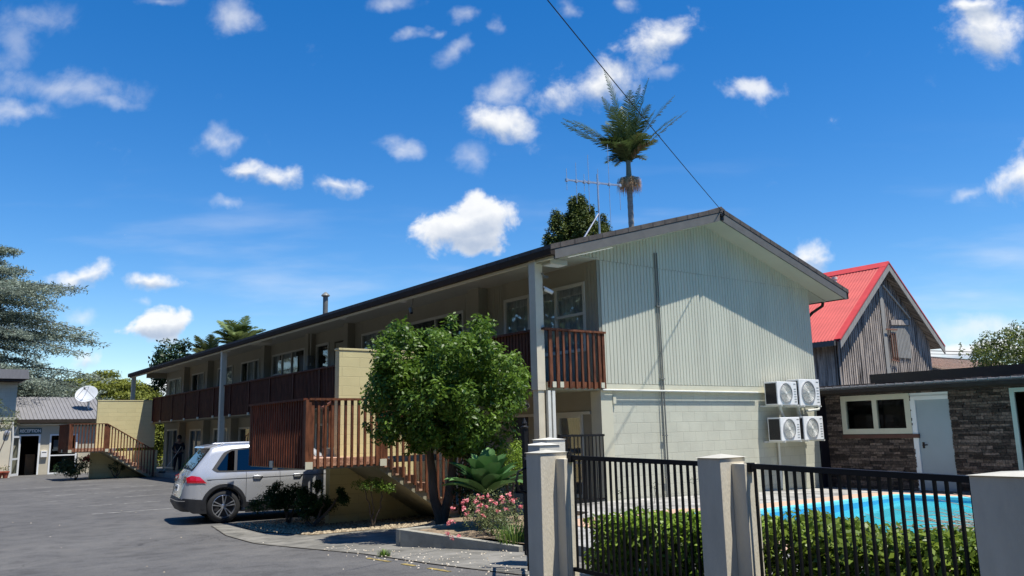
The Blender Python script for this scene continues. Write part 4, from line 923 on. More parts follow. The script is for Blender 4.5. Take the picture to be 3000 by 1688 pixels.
# ------------------------------------------------------------------ planter
pw = MB()
A0, A1 = (-5.24, -1.14), (-4.66, -3.3); dd = (Vector(A1) - Vector(A0)).normalized(); nn = Vector((-dd.y, dd.x)) * .12
def pv(p, z): return (p[0], p[1], z)
A0i = (A0[0] + nn.x * 1, A0[1] + nn.y * 1); A1i = (A1[0] + nn.x, A1[1] + nn.y)
if A0i[0] < A0[0]: A0i = (A0[0] - nn.x, A0[1] - nn.y); A1i = (A1[0] - nn.x, A1[1] - nn.y)
v = [pv(A0, -.4), pv(A1, -.4), pv(A1i, -.4), pv(A0i, -.4), pv(A0, .0), pv(A1, -.09), pv(A1i, -.09), pv(A0i, .0)]
pw.add(v, [(0, 3, 2, 1), (4, 5, 6, 7), (0, 1, 5, 4), (1, 2, 6, 5), (2, 3, 7, 6), (3, 0, 4, 7)])
pw.box(-5.2, -3.2, -1.06, -.94, -.45, -.01)
tag(pw.build('planter_wall', 'concrete', bevel=.006), 'low tapering grey concrete planter wall at the foot of the leafy tree', 'wall')
soil = [(-5.1, -1.1), (-4.6, -3.25), (-4.4, -3.6), (-3.0, -2.4), (-1.7, -1.2), (-1.7, 1.2), (-3.0, 1.4), (-4.4, .2)]
M['mulch'] = M['soil']
sheet('planter_soil', soil, 'soil', lambda x, y: -.055 + .02 * math.sin(x * 5) * math.sin(y * 4) if y < -.6 else -.09 - .12 * min(1, (y + .6) / 1.5), subdiv=3)

# ------------------------------------------------------------------ trees and plants
LM = {}
LM['tree'] = leafmat('glossy_tree_leaves', (.022, .07, .012), (.20, .32, .04), .42, .38, .35)
LM['dark'] = leafmat('dark_leaves', (.012, .03, .010), (.04, .085, .025), .5, .2)
LM['shrub'] = leafmat('dark_green_shrub_leaves', (.008, .03, .008), (.03, .09, .02), .55, .2, .25)
LM['cedar'] = leafmat('blue_cedar_needles', (.10, .13, .10), (.36, .42, .33), .7, .25, .2)
LM['totara'] = leafmat('yellow_green_leaves', (.04, .06, .008), (.26, .28, .035), .6, .2, .3)
LM['cypress'] = leafmat('cypress_sprays', (.02, .045, .008), (.13, .16, .025), .6, .15, .3)
LM['palm'] = leafmat('palm_fronds', (.05, .085, .025), (.20, .26, .08), .45, .25, .4)
LM['palmlight'] = leafmat('pale_palm_fronds', (.06, .09, .03), (.26, .28, .11), .5, .25, .4)
LM['hedge'] = leafmat('hedge_leaves', (.09, .18, .02), (.36, .50, .055), .45, .4, .5)
LM['hedge2'] = leafmat('darker_hedge_leaves', (.07, .13, .018), (.28, .37, .045), .45, .35, .4)
LM['agave'] = leafmat('agave_leaves', (.035, .10, .035), (.14, .27, .09), .6, .12, .25)
LM['pink'] = leafmat('pink_petals', (.72, .12, .16), (.92, .50, .48), .6, .3, .3)
LM['dry'] = leafmat('dry_fibres', (.42, .26, .12), (.80, .56, .32), .8, .2, .2)
LM['mixed'] = leafmat('shrub_leaves', (.04, .07, .02), (.30, .34, .14), .4, .3, .5)
LM['olive'] = leafmat('glossy_olive_leaves', (.05, .08, .015), (.26, .30, .07), .3, .3, .6)
LM['frame'] = leafmat('grassy_leaves', (.05, .10, .02), (.22, .34, .06), .5, .3, .4)

def trunkset(parent, base, tips, r0, r1, bend=.2, seed=1, name='trunk', m='bark'):
    g = random.Random(seed); b = MB()
    for tip in tips:
        p, q = Vector(base), Vector(tip); pts = []
        o = Vector((g.uniform(-bend, bend), g.uniform(-bend, bend), 0))
        for i in range(9):
            s_ = i / 8; pts.append(p.lerp(q, s_) + o * math.sin(s_ * PI) + Vector((g.uniform(-1, 1), g.uniform(-1, 1), 0)) * .012 * i ** .5)
        b.tube(pts, [r0 + (r1 - r0) * (i / 8) ** .7 for i in range(9)], 9)
    return b.build(name, m, parent, True)

# the round glossy tree in front
TC = (-3.93, -.38, 2.18)
t = thing('leafy_tree', 'round glossy bright green tree on a dark twin trunk in the planter', 'tree', (-3.85, -.05, -.1))
trunkset(t, (-3.85, -.05, -.15), [(-4.12, -.05, 1.6), (-3.62, -.15, 1.7)], .095, .055, .10, 3)
trunkset(t, (-4.1, -.05, 1.45), [(-4.9, .1, 2.3), (-4.3, -.6, 2.7), (-4.0, .3, 2.8)], .05, .015, .1, 4, 'branch')
trunkset(t, (-3.64, -.15, 1.6), [(-3.0, -.7, 2.4), (-3.4, .3, 2.8), (-2.8, -.3, 1.9)], .05, .015, .1, 5, 'branch')
cl = crown(TC, (1.08, 1.08, .94), 92, .28, 21, 1.0, .12, 2.9)
g = np.random.default_rng(4)
for q in ((-4.35, -.1, 1.22), (-3.75, -.5, 1.15), (-3.9, .1, 1.3), (-4.6, .2, 1.3), (-4.5, -.6, 1.35), (-3.4, -.7, 1.3), (-4.9, .1, 1.5)): cl += crown(q, (.3, .3, .2), 8, .13, int(-q[0] * 100))
for i in range(80):    # ragged sprays over the top and flanks
    a = g.uniform(0, 2 * PI); h = g.uniform(-.75, .98); k = math.sqrt(max(0, 1 - (h * .92) ** 2)); k = k ** .6; cl.append((np.array(TC) + np.array([1.27 * k * math.cos(a), 1.27 * k * math.sin(a), 1.0 * h]), np.array([.13, .13, .17]) * g.uniform(.7, 1.3)))
foliage('crown', cl, 4300, .086, .46, LM['tree'], t, .55)

# clipped garden shrubs
def shrub(label, base, puffs, leaf, size, dens, stems, seed, name='garden_shrub', cat='shrub', grp=None, asp=.5, sm='bark', r0=.035):
    t = thing(name, label, cat, base, grp); foliage('foliage', puffs, dens, size, asp, leaf, t, .7)
    trunkset(t, base, stems, r0, r0 * .45, .05, seed, 'stem', sm); return t
g = random.Random(9)
def puffs(c, r, n, pr, seed):
    return crown(c, r, n, pr, seed, .9, .2)
b0 = (-4.77, 4.45, -.38); cA = puffs((-4.95, 4.5, .12), (.40, .3, .22), 26, .12, 31)
for q in ((-5.35, 4.9, .0), (-4.7, 4.2, .3), (-4.55, 4.1, .28), (-5.0, 4.6, .36)): cA += puffs(q, (.12, .12, .1), 6, .09, int(q[0] * -10))
shrub('dark bushy shrub nearest the car under the stair landing', b0, cA, LM['shrub'], .045, 15000, [(-4.95, 4.5, .2), (-4.75, 4.4, .1), (-4.6, 4.3, .2)], 2, grp='dark shrubs under the stair landing')
b1 = (-4.72, 3.35, -.38); cB = puffs((-4.60, 3.45, .05), (.36, .26, .24), 26, .12, 33)
for q in ((-4.2, 3.1, .25), (-4.55, 3.5, .38), (-4.85, 3.6, .3), (-4.25, 3.0, .12)): cB += puffs(q, (.1, .1, .1), 6, .08, int(q[0] * -13))
shrub('dark bushy shrub at the end of the stair wall', b1, cB, LM['shrub'], .045, 15000, [(-4.85, 3.5, .1), (-4.5, 3.3, .1), (-4.3, 3.1, .2)], 3, grp='dark shrubs under the stair landing')
b2 = (-3.86, 2.45, -.36); cC = puffs((-3.86, 2.35, .42), (.42, .3, .13), 24, .10, 35)
shrub('small flat topped bright green shrub on a thin stem under the stair flight', b2, cC, LM['tree'], .035, 8000, [(-3.9, 2.4, .35), (-3.7, 2.3, .38), (-4.05, 2.5, .36)], 5, r0=.02)
b3 = (-4.75, 30.1, -.38); shrub('dark rounded shrub beside the far stair landing by reception', b3, puffs((-4.9, 30, .25), (.62, .5, .34), 24, .25, 41), LM['dark'], .08, 2400, [(-4.9, 30, .2), (-4.6, 30, .2)], 6)
b4 = (-3.1, 30.0, -.38); cD = []
for q in ((-3.35, 30, .15), (-3.05, 30, .3), (-2.8, 30, .1), (-3.15, 30, .0)): cD += puffs(q, (.14, .14, .09), 5, .1, int(q[0] * -17))
shrub('sparse little shrub against the far stair wall', b4, cD, LM['dark'], .06, 3500, [(-3.35, 30, .1), (-3.05, 30, .25), (-2.8, 30, .1)], 7, r0=.03)
shrub('yellow green bush beside the lower rooms behind the car', (-1.5, 22.8, -.3), puffs((-1.6, 22.8, .25), (.35, .35, .4), 14, .2, 44), LM['hedge'], .08, 1500, [(-1.6, 22.8, .2)], 8)
def flowers(parent, pts, r, m, n=7, name='flower'):
    for p in pts:
        k = n; P = np.tile(np.array(p, float), (k * 3, 1)) + RNG.normal(0, r * .3, (k * 3, 3)); N = RNG.normal(0, .6, (k * 3, 3)) + np.array([-.3, -.6, .6])
        V, F = leafquads(P, N, r, .8, .5); npmesh(name, V, F, RNG.uniform(0, 1, len(F)), m, parent)
# pink flowering bush
t = thing('flowering_bush', 'twiggy bush covered in pink flowers in front of the big agave', 'flowering bush', (-4.45, -2.4, -.1))
cl = crown((-4.38, -2.38, .24), (.42, .56, .27), 110, .09, 51); foliage('foliage', cl, 5200, .03, .5, LM['mixed'], t, .7)
trunkset(t, (-4.45, -2.4, -.1), [(-4.7, -2.1, .3), (-4.4, -2.4, .45), (-4.3, -2.7, .4), (-4.6, -2.6, .3), (-4.3, -2.2, .4)], .012, .005, .05, 11, 'stem')
fl = [(-4.85, -2.0, .33), (-4.72, -2.05, .40), (-4.62, -2.25, .43), (-4.58, -2.3, .37), (-4.5, -2.45, .44), (-4.45, -2.5, .40), (-4.42, -2.6, .48), (-4.36, -2.7, .50), (-4.32, -2.75, .44), (-4.28, -2.85, .36), (-4.75, -2.2, .25), (-4.6, -2.4, .24), (-4.65, -2.0, .42), (-4.5, -2.6, .3), (-4.4, -2.8, .45), (-4.9, -2.05, .16), (-4.93, -2.0, .12), (-4.98, -2.08, -.01), (-4.90, -2.22, -.03), (-4.95, -2.15, -.06), (-4.55, -2.2, .5), (-4.48, -2.35, .5), (-4.66, -2.35, .3), (-4.35, -2.55, .42), (-4.3, -2.6, .52), (-4.5, -2.2, .46), (-4.2, -2.9, .42), (-4.7, -2.15, .44), (-4.62, -2.5, .36), (-4.45, -2.75, .34), (-4.8, -2.2, .34)]
flowers(t, fl, .032, LM['pink'])
# agave: broad tapering leaves
t = thing('agave', 'large rosette agave with broad pale green leaves behind the pink flowers', 'agave', (-3.95, -1.55, 0)); AC = Vector((-3.95, -1.55, .40)); ag = random.Random(12)
b = MB(); b.tube([(-3.9, -1.45, -.1), AC], .07, 8); b.build('stem', 'bark', t)
for i in range(30):
    az = i * 2.4 + ag.uniform(-.2, .2); el = R(22 + 62 * (i / 30) ** 1.1 + ag.uniform(-6, 6)); Ln = ag.uniform(.72, .92) * (1 - .12 * i / 30); N = 9; v = []
    dx = Vector((math.cos(az), math.sin(az), 0)); sd = Vector((-math.sin(az), math.cos(az), 0))
    for k in range(N + 1):
        s_ = k / N; e2 = el - .22 * s_ * s_; p = AC + dx * (Ln * s_ * math.cos(e2)) + Vector((0, 0, Ln * s_ * math.sin(e2))) + Vector((0, 0, .04))
        w = .15 * (math.sin(PI * min(1, (s_ * .82 + .12))) ** .8) * (1 if s_ < .98 else .05); fold = Vector((0, 0, w * .35))
        v += [p - sd * w + fold, p - sd * w * .5 + fold * .2, p, p + sd * w * .5 + fold * .2, p + sd * w + fold]
    b = MB(); b.cur = ag.random(); b.add(v, [(5 * k + j, 5 * k + 5 + j, 5 * k + 6 + j, 5 * k + 1 + j) for k in range(N) for j in range(4)]); b.build('leaf', LM['agave'], t, True, attr=True)
# yellow-green bush behind the agave
shrub('yellow green bush between the tree and the gate', (-3.1, -1.2, -.1), puffs((-3.1, -1.1, .85), (.35, .45, .38), 34, .14, 61), LM['hedge'], .04, 5000, [(-3.1, -1.1, .8), (-3.3, -1.0, .9)], 21)
shrub('dim leafy bush behind the tree trunk and agave', (-3.2, -.3, -.1), puffs((-3.2, -.4, .6), (.5, .5, .6), 40, .18, 62), LM['dark'], .06, 3000, [(-3.2, -.4, .8), (-3.4, -.5, .9)], 22)
# grassy leaves by the gate
def blades(name, label, c, n, h, sp, m, cat='plant', w=.012):
    t = thing(name, label, cat, c); V = []; F = []; vals = []
    for i in range(n):
        a = random.uniform(0, 2 * PI); r = random.uniform(0, sp); p = Vector((c[0] + r * math.cos(a), c[1] + r * math.sin(a), c[2])); d = Vector((math.cos(a), math.sin(a), 0)) * random.uniform(.1, .7); hh = h * random.uniform(.5, 1.1); sd = Vector((-math.sin(a), math.cos(a), 0)) * w * random.uniform(.6, 1.4); k = len(V)
        for s_ in (0, .5, 1): q = p + d * hh * s_ * s_ + Vector((0, 0, hh * s_ * (1 - .25 * s_))); ww = sd * (1 - s_ * .9); V += [q - ww, q + ww]
        F += [(k, k + 1, k + 3, k + 2), (k + 2, k + 3, k + 5, k + 4)]; u = random.random(); vals += [u, u]
    npmesh('foliage', np.array([tuple(v) for v in V]), np.array(F), np.array(vals), m, t); return t
blades('grassy_plant', 'tuft of strappy grass at the foot of the gate', (-4.5, -3.0, -.08), 160, .34, .26, LM['frame'])
blades('weed', 'small bright green weed in the concrete joint', (-5.98, -2.05, gh(-6, -2) + .01), 60, .12, .09, LM['frame'], w=.01)
M['blade_s'] = LM['frame']
for (x, y, lab) in ((-1.1, -1.55, 'thin seedling on the terrace nearest the black corner fence'), (.1, -1.2, 'thin seedling growing on the terrace left of the conduit'), (1.55, -.9, 'wiry seedling on the terrace by the conduit')):
    t = thing('seedling', lab, 'seedling', (x, y, 0)); b = MB(); b.tube([(x, y, 0), (x + .05, y, .18), (x + .02, y, .3)], .005, 5); b.build('stem', 'bark', t); foliage('foliage', [((x + .02, y, .32), (.08, .08, .07))], 5200, .04, .4, LM['dark'], t)

# hedges behind the fence
def hedge(label, x0, x1, y0, y1, zt, seed, m):
    t = thing('hedge', label, 'hedge', ((x0 + x1) / 2, (y0 + y1) / 2, 0), 'clipped hedges behind the pool fence'); g = np.random.default_rng(seed); cl = []
    n = int((y1 - y0) * 260)
    for i in range(n):
        x = g.uniform(x0 + .05, x1 - .05); y = g.uniform(y0, y1); z = g.uniform(.02, zt - .06); side = g.random()
        if side < .4: x = x0 + g.uniform(-.02, .08)
        elif side < .8: z = zt - .08 + g.uniform(-.05, .04) + .04 * math.sin(y * 3 + seed)
        cl.append(((x, y, z), (.095, .095, .085)))
    foliage('foliage', cl, 5600, .062, .55, m, t, .7)
    b = MB()
    for i in range(int((y1 - y0) * 9)): x = g.uniform(x0 + .1, x1 - .1); y = g.uniform(y0, y1); b.tube([(x, y, -.1), (x + g.uniform(-.1, .1), y + g.uniform(-.1, .1), zt * .7)], .008, 5)
    b.build('stem', 'bark', t); return t
hedge('bright green clipped hedge behind the left fence panel', -5.80, -5.05, -7.75, -6.0, .60, 5, LM['hedge'])
hedge('darker olive hedge behind the right fence panel in front of the pool', -5.75, -5.0, -11.0, -7.95, .64, 6, LM['hedge2'])
t = thing('dry_branches', 'tangle of dry grey twigs lying over the hedge by the pool', 'branches', (-5.2, -9.6, .6)); b = MB(); g = random.Random(8)
for i in range(90):
    p = Vector((g.uniform(-5.3, -4.5), g.uniform(-10.6, -9.0), g.uniform(.55, .72))); a = g.gauss(2.3, .7); d = Vector((math.cos(a), math.sin(a), g.uniform(-.1, .35))).normalized() * g.uniform(.2, .6); b.tube([p, p + d * .5 + Vector((0, 0, .02)), p + d], [.004, .003, .0015], 4)
M['twig'] = mat('dry_twigs', (.32, .27, .22), .9, .3, 20); b.build('twigs', 'twig', t)

# ------------------------------------------------------------------ background trees
# palm with upright fronds
def frond(V, F, vals, base, az, el, Ln, droop, lw, nl, tilt, u, wl=.028):
    """feather leaf: rachis curve with rows of leaflets"""
    dx = Vector((math.cos(az), math.sin(az), 0)); sd = Vector((-math.sin(az), math.cos(az), 0)); pts = []; p = Vector(base); st_ = Ln / nl
    for i in range(nl + 1):
        e_ = el - droop * (i / nl) ** 1.4; d = dx * math.cos(e_) + Vector((0, 0, math.sin(e_))); pts.append((p.copy(), d)); p += d * st_
    for i in range(1, nl + 1):
        q, d = pts[i]; up_ = sd.cross(d); k0 = len(V); w = .018 * (1 - i / nl) + .006; a_, b_ = pts[i - 1][0], q
        V += [a_ - sd * w, a_ + sd * w, b_ + sd * w, b_ - sd * w]; F.append((k0, k0 + 1, k0 + 2, k0 + 3)); vals.append(u * .5 + .3)
        s_ = i / nl; ll = lw * math.sin(PI * min(1, .12 + s_ * .86)) ** .6
        for sg_ in (-1, 1):
            for rep in (0, .5):
                l = ll * random.uniform(.8, 1.1); dr = (sd * sg_ * .8 + d * .65 + up_ * tilt + Vector((0, 0, random.uniform(-.25, .1)))).normalized(); o = a_.lerp(b_, rep); wv = d * wl * .5; k0 = len(V)
                V += [o - wv, o + wv, o + dr * l * .6 + wv * .8 - Vector((0, 0, l * .04)), o + dr * l - Vector((0, 0, l * .15))]; F.append((k0, k0 + 1, k0 + 2, k0 + 3)); vals.append(min(1, max(0, u + random.uniform(-.2, .2))))
def palm(label, base, htop, r, fronds, leafm, trunkm, skirt=None, grp=None, shaft=None):
    t = thing('palm_tree', label, 'palm tree', base, grp); V, F, vals = [], [], []
    top_ = Vector((base[0], base[1], htop))
    for f in fronds: frond(V, F, vals, top_ + Vector((0, 0, random.uniform(-.1, .1))), *f)
    npmesh('crown', np.array([tuple(v) for v in V]), np.array(F), np.array(vals), leafm, t)
    n = 70; pts = []; rs = []
    for i in range(n): z = base[2] + (htop - base[2] - (shaft or 0)) * i / (n - 1); pts.append((base[0], base[1], z)); rs.append(r * (1.06 if i % 2 else .97))
    b = MB(); b.tube(pts, rs, 12); b.build('trunk', trunkm, t)
    if shaft: b = MB(); b.lathe([(r * .95, htop - shaft), (r * 1.15, htop - shaft + .05), (r * .85, htop - .2), (r * 1.0, htop + .1)], (base[0], base[1], 0), n=12); b.build('crownshaft', M['shaftm'], t, True)
    if skirt:
        z0_, rr, hh = skirt; N = 900; V = []; F = []; vals = []
        for i in range(N):
            a = random.uniform(0, 2 * PI); e_ = random.uniform(.15, 1.0); p = Vector((base[0] + r * math.cos(a), base[1] + r * math.sin(a), z0_ + random.uniform(-.05, .12))); q = p + Vector((math.cos(a) * rr * e_, math.sin(a) * rr * e_, .12 * (1 - e_))); w_ = q + Vector((math.cos(a) * .04, math.sin(a) * .04, -hh * random.uniform(.5, 1))); k = len(V); s_ = Vector((-math.sin(a), math.cos(a), 0)) * .006
            V += [p - s_, p + s_, q + s_, q - s_, w_ - s_ * .5, w_ + s_ * .5]; F += [(k, k + 1, k + 2, k + 3), (k + 3, k + 2, k + 5, k + 4)]; u = random.random(); vals += [u, u]
        npmesh('flower_skirt', np.array([tuple(v) for v in V]), np.array(F), np.array(vals), LM['dry'], t)
    return t
M['palmtrunk'] = mat('ringed_palm_trunk', (.20, .185, .16), .9, .2, 5, c2=(.34, .32, .28), stretch=(1, 1, 12)); M['shaftm'] = mat('palm_crownshaft', (.16, .17, .11), .5, .15, 4)
fr = []; g = random.Random(21)
ang_r = math.atan2(-.6, .8)       # picture-right direction in plan
for (da, el, L_, dp, u, lw) in ((.2, 77, 3.6, .15, .95, .62), (.4, 82, 3.3, .2, .6, .6), (3.3, 80, 3.6, .12, .5, .55), (2.8, 83, 3.3, .15, .4, .55), (3.5, 72, 2.6, .2, .35, .5), (1.6, 82, 2.6, .3, .35, .5), (-1.5, 78, 2.6, .4, .5, .5), (3.05, 44, 3.0, .35, .15, .5), (3.35, 30, 2.9, .12, .1, .45), (2.9, 52, 2.8, .4, .2, .5), (0, 42, 3.1, .10, .2, .4), (-.1, 58, 3.1, .25, .3, .55), (.15, 50, 2.9, .3, .3, .5), (.3, 66, 2.5, .25, .4, .55), (-.8, 72, 2.2, .6, .3, .55), (2.2, 74, 2.2, .6, .3, .55), (-2.2, 74, 2.1, .7, .25, .55), (1.0, 76, 2.2, .5, .25, .55), (3.6, 62, 1.7, .6, .3, .5), (2.5, 60, 1.6, .6, .3, .5), (-1.2, 55, 1.5, 1.2, .3, .5), (1.2, 55, 1.5, 1.0, .2, .5), (-2.0, 50, 1.3, 1.5, .2, .5), (2.0, 50, 1.3, 1.4, .15, .5), (-.8, 62, 1.4, 1.3, .2, .5), (-2.6, 58, 1.4, 1.0, .2, .5), (.8, 60, 1.4, 1.1, .3, .5)):
    fr.append((ang_r + da, R(el), L_, dp, lw, 25, -.15, u, .036))
for i in range(20): fr.append((g.uniform(0, 2 * PI), R(g.uniform(25, 85)), g.uniform(.7, 1.5), .7, .42, 18, -.3, g.uniform(0, .3), .055))
palm('tall slender palm rising behind the motel roof with dense upright crown', (9.77, 8.52, -.3), 11.3, .105, fr, LM['palm'], 'palmtrunk', skirt=(10.45, .36, .45), shaft=.85)
def bushpalm(label, base, htop, n, Ln, seed, m, dens=0):
    g = random.Random(seed); fr = [(g.uniform(0, 2 * PI), R(g.uniform(20, 88)), Ln * g.uniform(.7, 1.15), g.uniform(.3, 1.5), .6, 30, -.2, g.random(), .055) for i in range(n)]
    palm(label, base, htop, .2, fr, m, 'palmtrunk', grp='bushy palms behind the roof')
bushpalm('bushy palm with ragged upright fronds just over the roof line', (4.3, 35.8, -.3), 6.7, 20, 2.1, 5, LM['palm'])
bushpalm('pale yellowish palm beside the dark leafy tree over the roof', (3.0, 36.9, -.3), 5.5, 20, 2.0, 8, LM['palmlight'])

def tree(name, label, base, cl, dens, size, asp, m, tips, r0, grp=None, seed=1, jit=.6):
    t = thing(name, label, 'tree', base, grp); foliage('crown', cl, dens, size, asp, m, t, jit); trunkset(t, base, tips, r0, r0 * .25, .3, seed); return t
tree('broadleaf_tree', 'dark leafy tree showing just over the far end of the motel roof', (1.2, 37.5, -.3), crown((1.0, 37.4, 5.3), (1.3, 1.4, 1.6), 60, .42, 71), 520, .2, .5, LM['dark'], [(1.0, 37.4, 5.2)], .16)
def cone(cx, cy, z0, z1, r, n, pr, seed, ex=.62):
    g = np.random.default_rng(seed); out = []
    for i in range(n):
        h = g.random() ** 1.25; a = g.uniform(0, 2 * PI); k = (1 - h) ** ex * g.uniform(.45, 1.08); q = pr * g.uniform(.6, 1.2) * (1.1 - .45 * h)
        out.append(((cx + r * k * math.cos(a), cy + r * k * math.sin(a), z0 + (z1 - z0) * h), (q, q, q * 1.5)))
    return out
tree('cypress_tree', 'dark green conical cypress behind the television antenna', (11.2, 13.2, -.3), cone(11.35, 13.1, 6.5, 11.2, 1.75, 330, .30, 81, .55) + cone(10.5, 13.75, 6.5, 10.5, .9, 90, .26, 82), 2600, .12, .42, LM['cypress'], [(11.2, 13.2, 10.8)], .2)
tree('cypress_tree', 'small pointed cypress just right of the antenna mast', (13.0, 13.1, -.3), cone(12.75, 13.1, 6.5, 10.6, .7, 110, .22, 83), 2800, .1, .42, LM['cypress'], [(13.0, 13.1, 10.2)], .12)
# spreading cedar with layered branches
t = thing('cedar_tree', 'huge blue grey cedar with layered drooping branches at the left edge', 'tree', (-9.0, 49, -.4)); g = np.random.default_rng(91); cl = []; b = MB(); TB = np.array([-9.0, 49.0])
b.tube([(-9.0, 49, -.4), (-9.1, 49, 6), (-9.0, 49, 14.6)], [.55, .38, .08], 10)
tr_ = b.build('trunk', 'bark', t, True); b = MB(); Pp = []; Nn = []; Vv = []
for i in range(120):
    h = g.uniform(1.6, 14.2); a = g.uniform(0, 2 * PI); Lb = 9.0 * max(.05, 1 - ((h - 6.3) / 8.7) ** 2) ** .9 * g.uniform(.55, 1.05)
    if h < 3: Lb *= .8
    z0_ = h; el = g.uniform(.05, .3); d = np.array([math.cos(a), math.sin(a)]); sd = np.array([-d[1], d[0]])
    pts = []; N = 8
    for k in range(N + 1):
        s_ = k / N; pts.append((TB[0] + d[0] * Lb * s_ + sd[0] * .3 * math.sin(s_ * 3), TB[1] + d[1] * Lb * s_, z0_ + Lb * (el * s_ - .22 * s_ * s_)))
    b.tube(pts, [.09 * (1 - k / N * .85) for k in range(N + 1)], 5)
    for k in range(2, N + 1):
        p = np.array(pts[k]); w = .30 * Lb * math.sin(PI * (.15 + .8 * k / N)) + .25; n = int(360 * w)
        off = RNG.uniform(-1, 1, (n, 1)); al = RNG.uniform(-.5, .5, (n, 1)) * Lb / N * 1.3
        Q = p + np.hstack([sd[0] * off * w + d[0] * al, sd[1] * off * w + d[1] * al, -np.abs(off) * .22 * w + RNG.normal(0, .085, (n, 1))])
        Pp.append(Q); Nn.append(np.tile([0, 0, 1.0], (n, 1))); Vv.append(np.clip(RNG.normal(g.uniform(.3, .75), .18, n), 0, 1))
b.build('branches', 'bark', t, True)
P_, N_, V_ = np.concatenate(Pp), np.concatenate(Nn), np.concatenate(Vv); keep = RNG.random(len(P_)) < min(1, 150000 / len(P_)); V, F = leafquads(P_[keep], N_[keep], .26, .26, .5); npmesh('crown', V, F, V_[keep], LM['cedar'], t)
def layered(c, r, n, pr, seed):
    g = np.random.default_rng(seed); out = []
    for i in range(n):
        d = g.normal(0, 1, 3); d /= np.linalg.norm(d); d[2] = abs(d[2]) * 1.0 - .25; p = np.array(c) + d * np.array(r) * g.uniform(.6, 1.0); q = pr * g.uniform(.6, 1.3); out.append((p, (q * 1.5, q * 1.5, q * .42)))
    return out
tree('totara_tree', 'rounded yellow green tree with flat leaf layers behind the satellite dish', (.6, 56, -.4), layered((.75, 55.5, 3.9), (4.5, 3.6, 3.2), 260, .55, 95), 900, .2, .4, LM['totara'], [(.6, 55.5, 5), (-1.5, 55.5, 4), (2.5, 55.5, 4)], .3)
tree('cedar_tree', 'lower blue grey tree between the cedar and the rounded tree', (-3.6, 54, -.4), layered((-3.6, 54, 3.1), (3.9, 2.5, 2.9), 170, .6, 97), 800, .2, .3, LM['cedar'], [(-3.6, 54, 4), (-5, 54, 3.5)], .25)
tree('broadleaf_tree', 'bushy green tree filling the gap behind the far stair landing', (1.6, 44, -.4), crown((1.6, 44, 1.5), (2.6, 1.2, 1.9), 120, .5, 98, 1, .5), 700, .2, .45, LM['totara'], [(1.6, 44, 2)], .15)
tree('large_shrub', 'sunlit glossy shrub showing over the pool house roof at the right edge', (14.9, -1.9, 0), crown((15.2, -2.3, 2.95), (1.55, 1.7, 1.15), 190, .24, 99) + [((13.6 + .35 * i, -.95 - .3 * i, 3.35 + .12 * i), (.07, .07, .28)) for i in range(6)], 2600, .085, .5, LM['olive'], [(15.1, -2.2, 3.2), (14.3, -1.4, 3)], .08)
# leafy branch in front of the corner building
t = thing('oleander_shrub', 'narrow leaved shrub branch hanging before the left corner building', 'shrub', (-7.35, 34.6, -.4)); foliage('foliage', [((-7.6, 34.7, 2.9), (.35, .3, .4)), ((-7.1, 34.7, 2.3), (.35, .3, .25)), ((-6.9, 34.7, 2.7), (.25, .2, .3)), ((-7.5, 34.7, 2.2), (.4, .3, .3)), ((-7.7, 34.7, 3.3), (.25, .2, .2))], 1300, .22, .14, LM['palmlight'], t, .8); trunkset(t, (-7.7, 34.6, -.4), [(-7.4, 34.7, 2.6), (-7.0, 34.7, 2.4)], .04, .015, .1, 4, 'stem')
# pots and flowers
for k, (x, lab) in enumerate(((-7.25, 'round terracotta pot at the extreme left edge'), (-6.95, 'smaller terracotta pot beside the reception door post'))):
    t = thing('flower_pot', lab, 'flower pot', (x, 36.2, -.38), 'terracotta pots by the corner building'); r = .2 - .04 * k; b = MB(); b.lathe([(r * .6, -.38), (r * .95, -.12), (r * 1.1, -.1), (r * 1.1, -.04), (r * .95, -.04), (r * .9, -.08), (0, -.08)], (x, 36.2, 0), n=18); b.build('pot', 'terracotta', t, True)
    foliage('plant', [((x, 36.2, .12), (.14, .14, .16))], 1500, .12, .3, LM['mixed'], t)
t = thing('flowering_plant', 'spiky plant with red and pink blooms before the reception window', 'flowering plant', (-4.0, 31.2, -.38)); foliage('foliage', [((-4.0, 31.2, .2), (.3, .2, .35)), ((-3.7, 31.2, .1), (.2, .2, .25))], 900, .2, .16, LM['mixed'], t); flowers(t, [(-4.2 + .09 * i, 31.0, .55 + .07 * math.sin(i * 2.1)) for i in range(6)], .14, LM['pink']); trunkset(t, (-4.0, 31.2, -.38), [(-4.0, 31.2, .1)], .04, .02, .02, 2, 'stem')

# leafy street surroundings beyond the picture (they shade and are mirrored in the panes)
P = []; line = [(-38, 90), (-30, 45), (-34, 5), (-30, -32), (0, -38), (34, -36), (50, -16)]
for (p, q) in zip(line, line[1:]):
    n = 11000; s_ = RNG.uniform(0, 1, (n, 1)); c = np.array(p) * (1 - s_) + np.array(q) * s_; hh = 12.5 + 1.8 * np.sin(c[:, :1] * .35) + 1.6 * np.sin(c[:, 1:] * .27)
    P.append(np.hstack([c + RNG.normal(0, 1.3, (n, 2)), (RNG.uniform(0, 1, (n, 1)) ** 1.3 * 1.15 - .1) * hh]))
P = np.concatenate(P); V, F = leafquads(P, np.tile([0, 0, .6], (len(P), 1)), 1.0, .7, 1.0); tag(npmesh('far_trees', V, F, RNG.uniform(0, 1, len(F)), LM['dark']), kind='stuff')

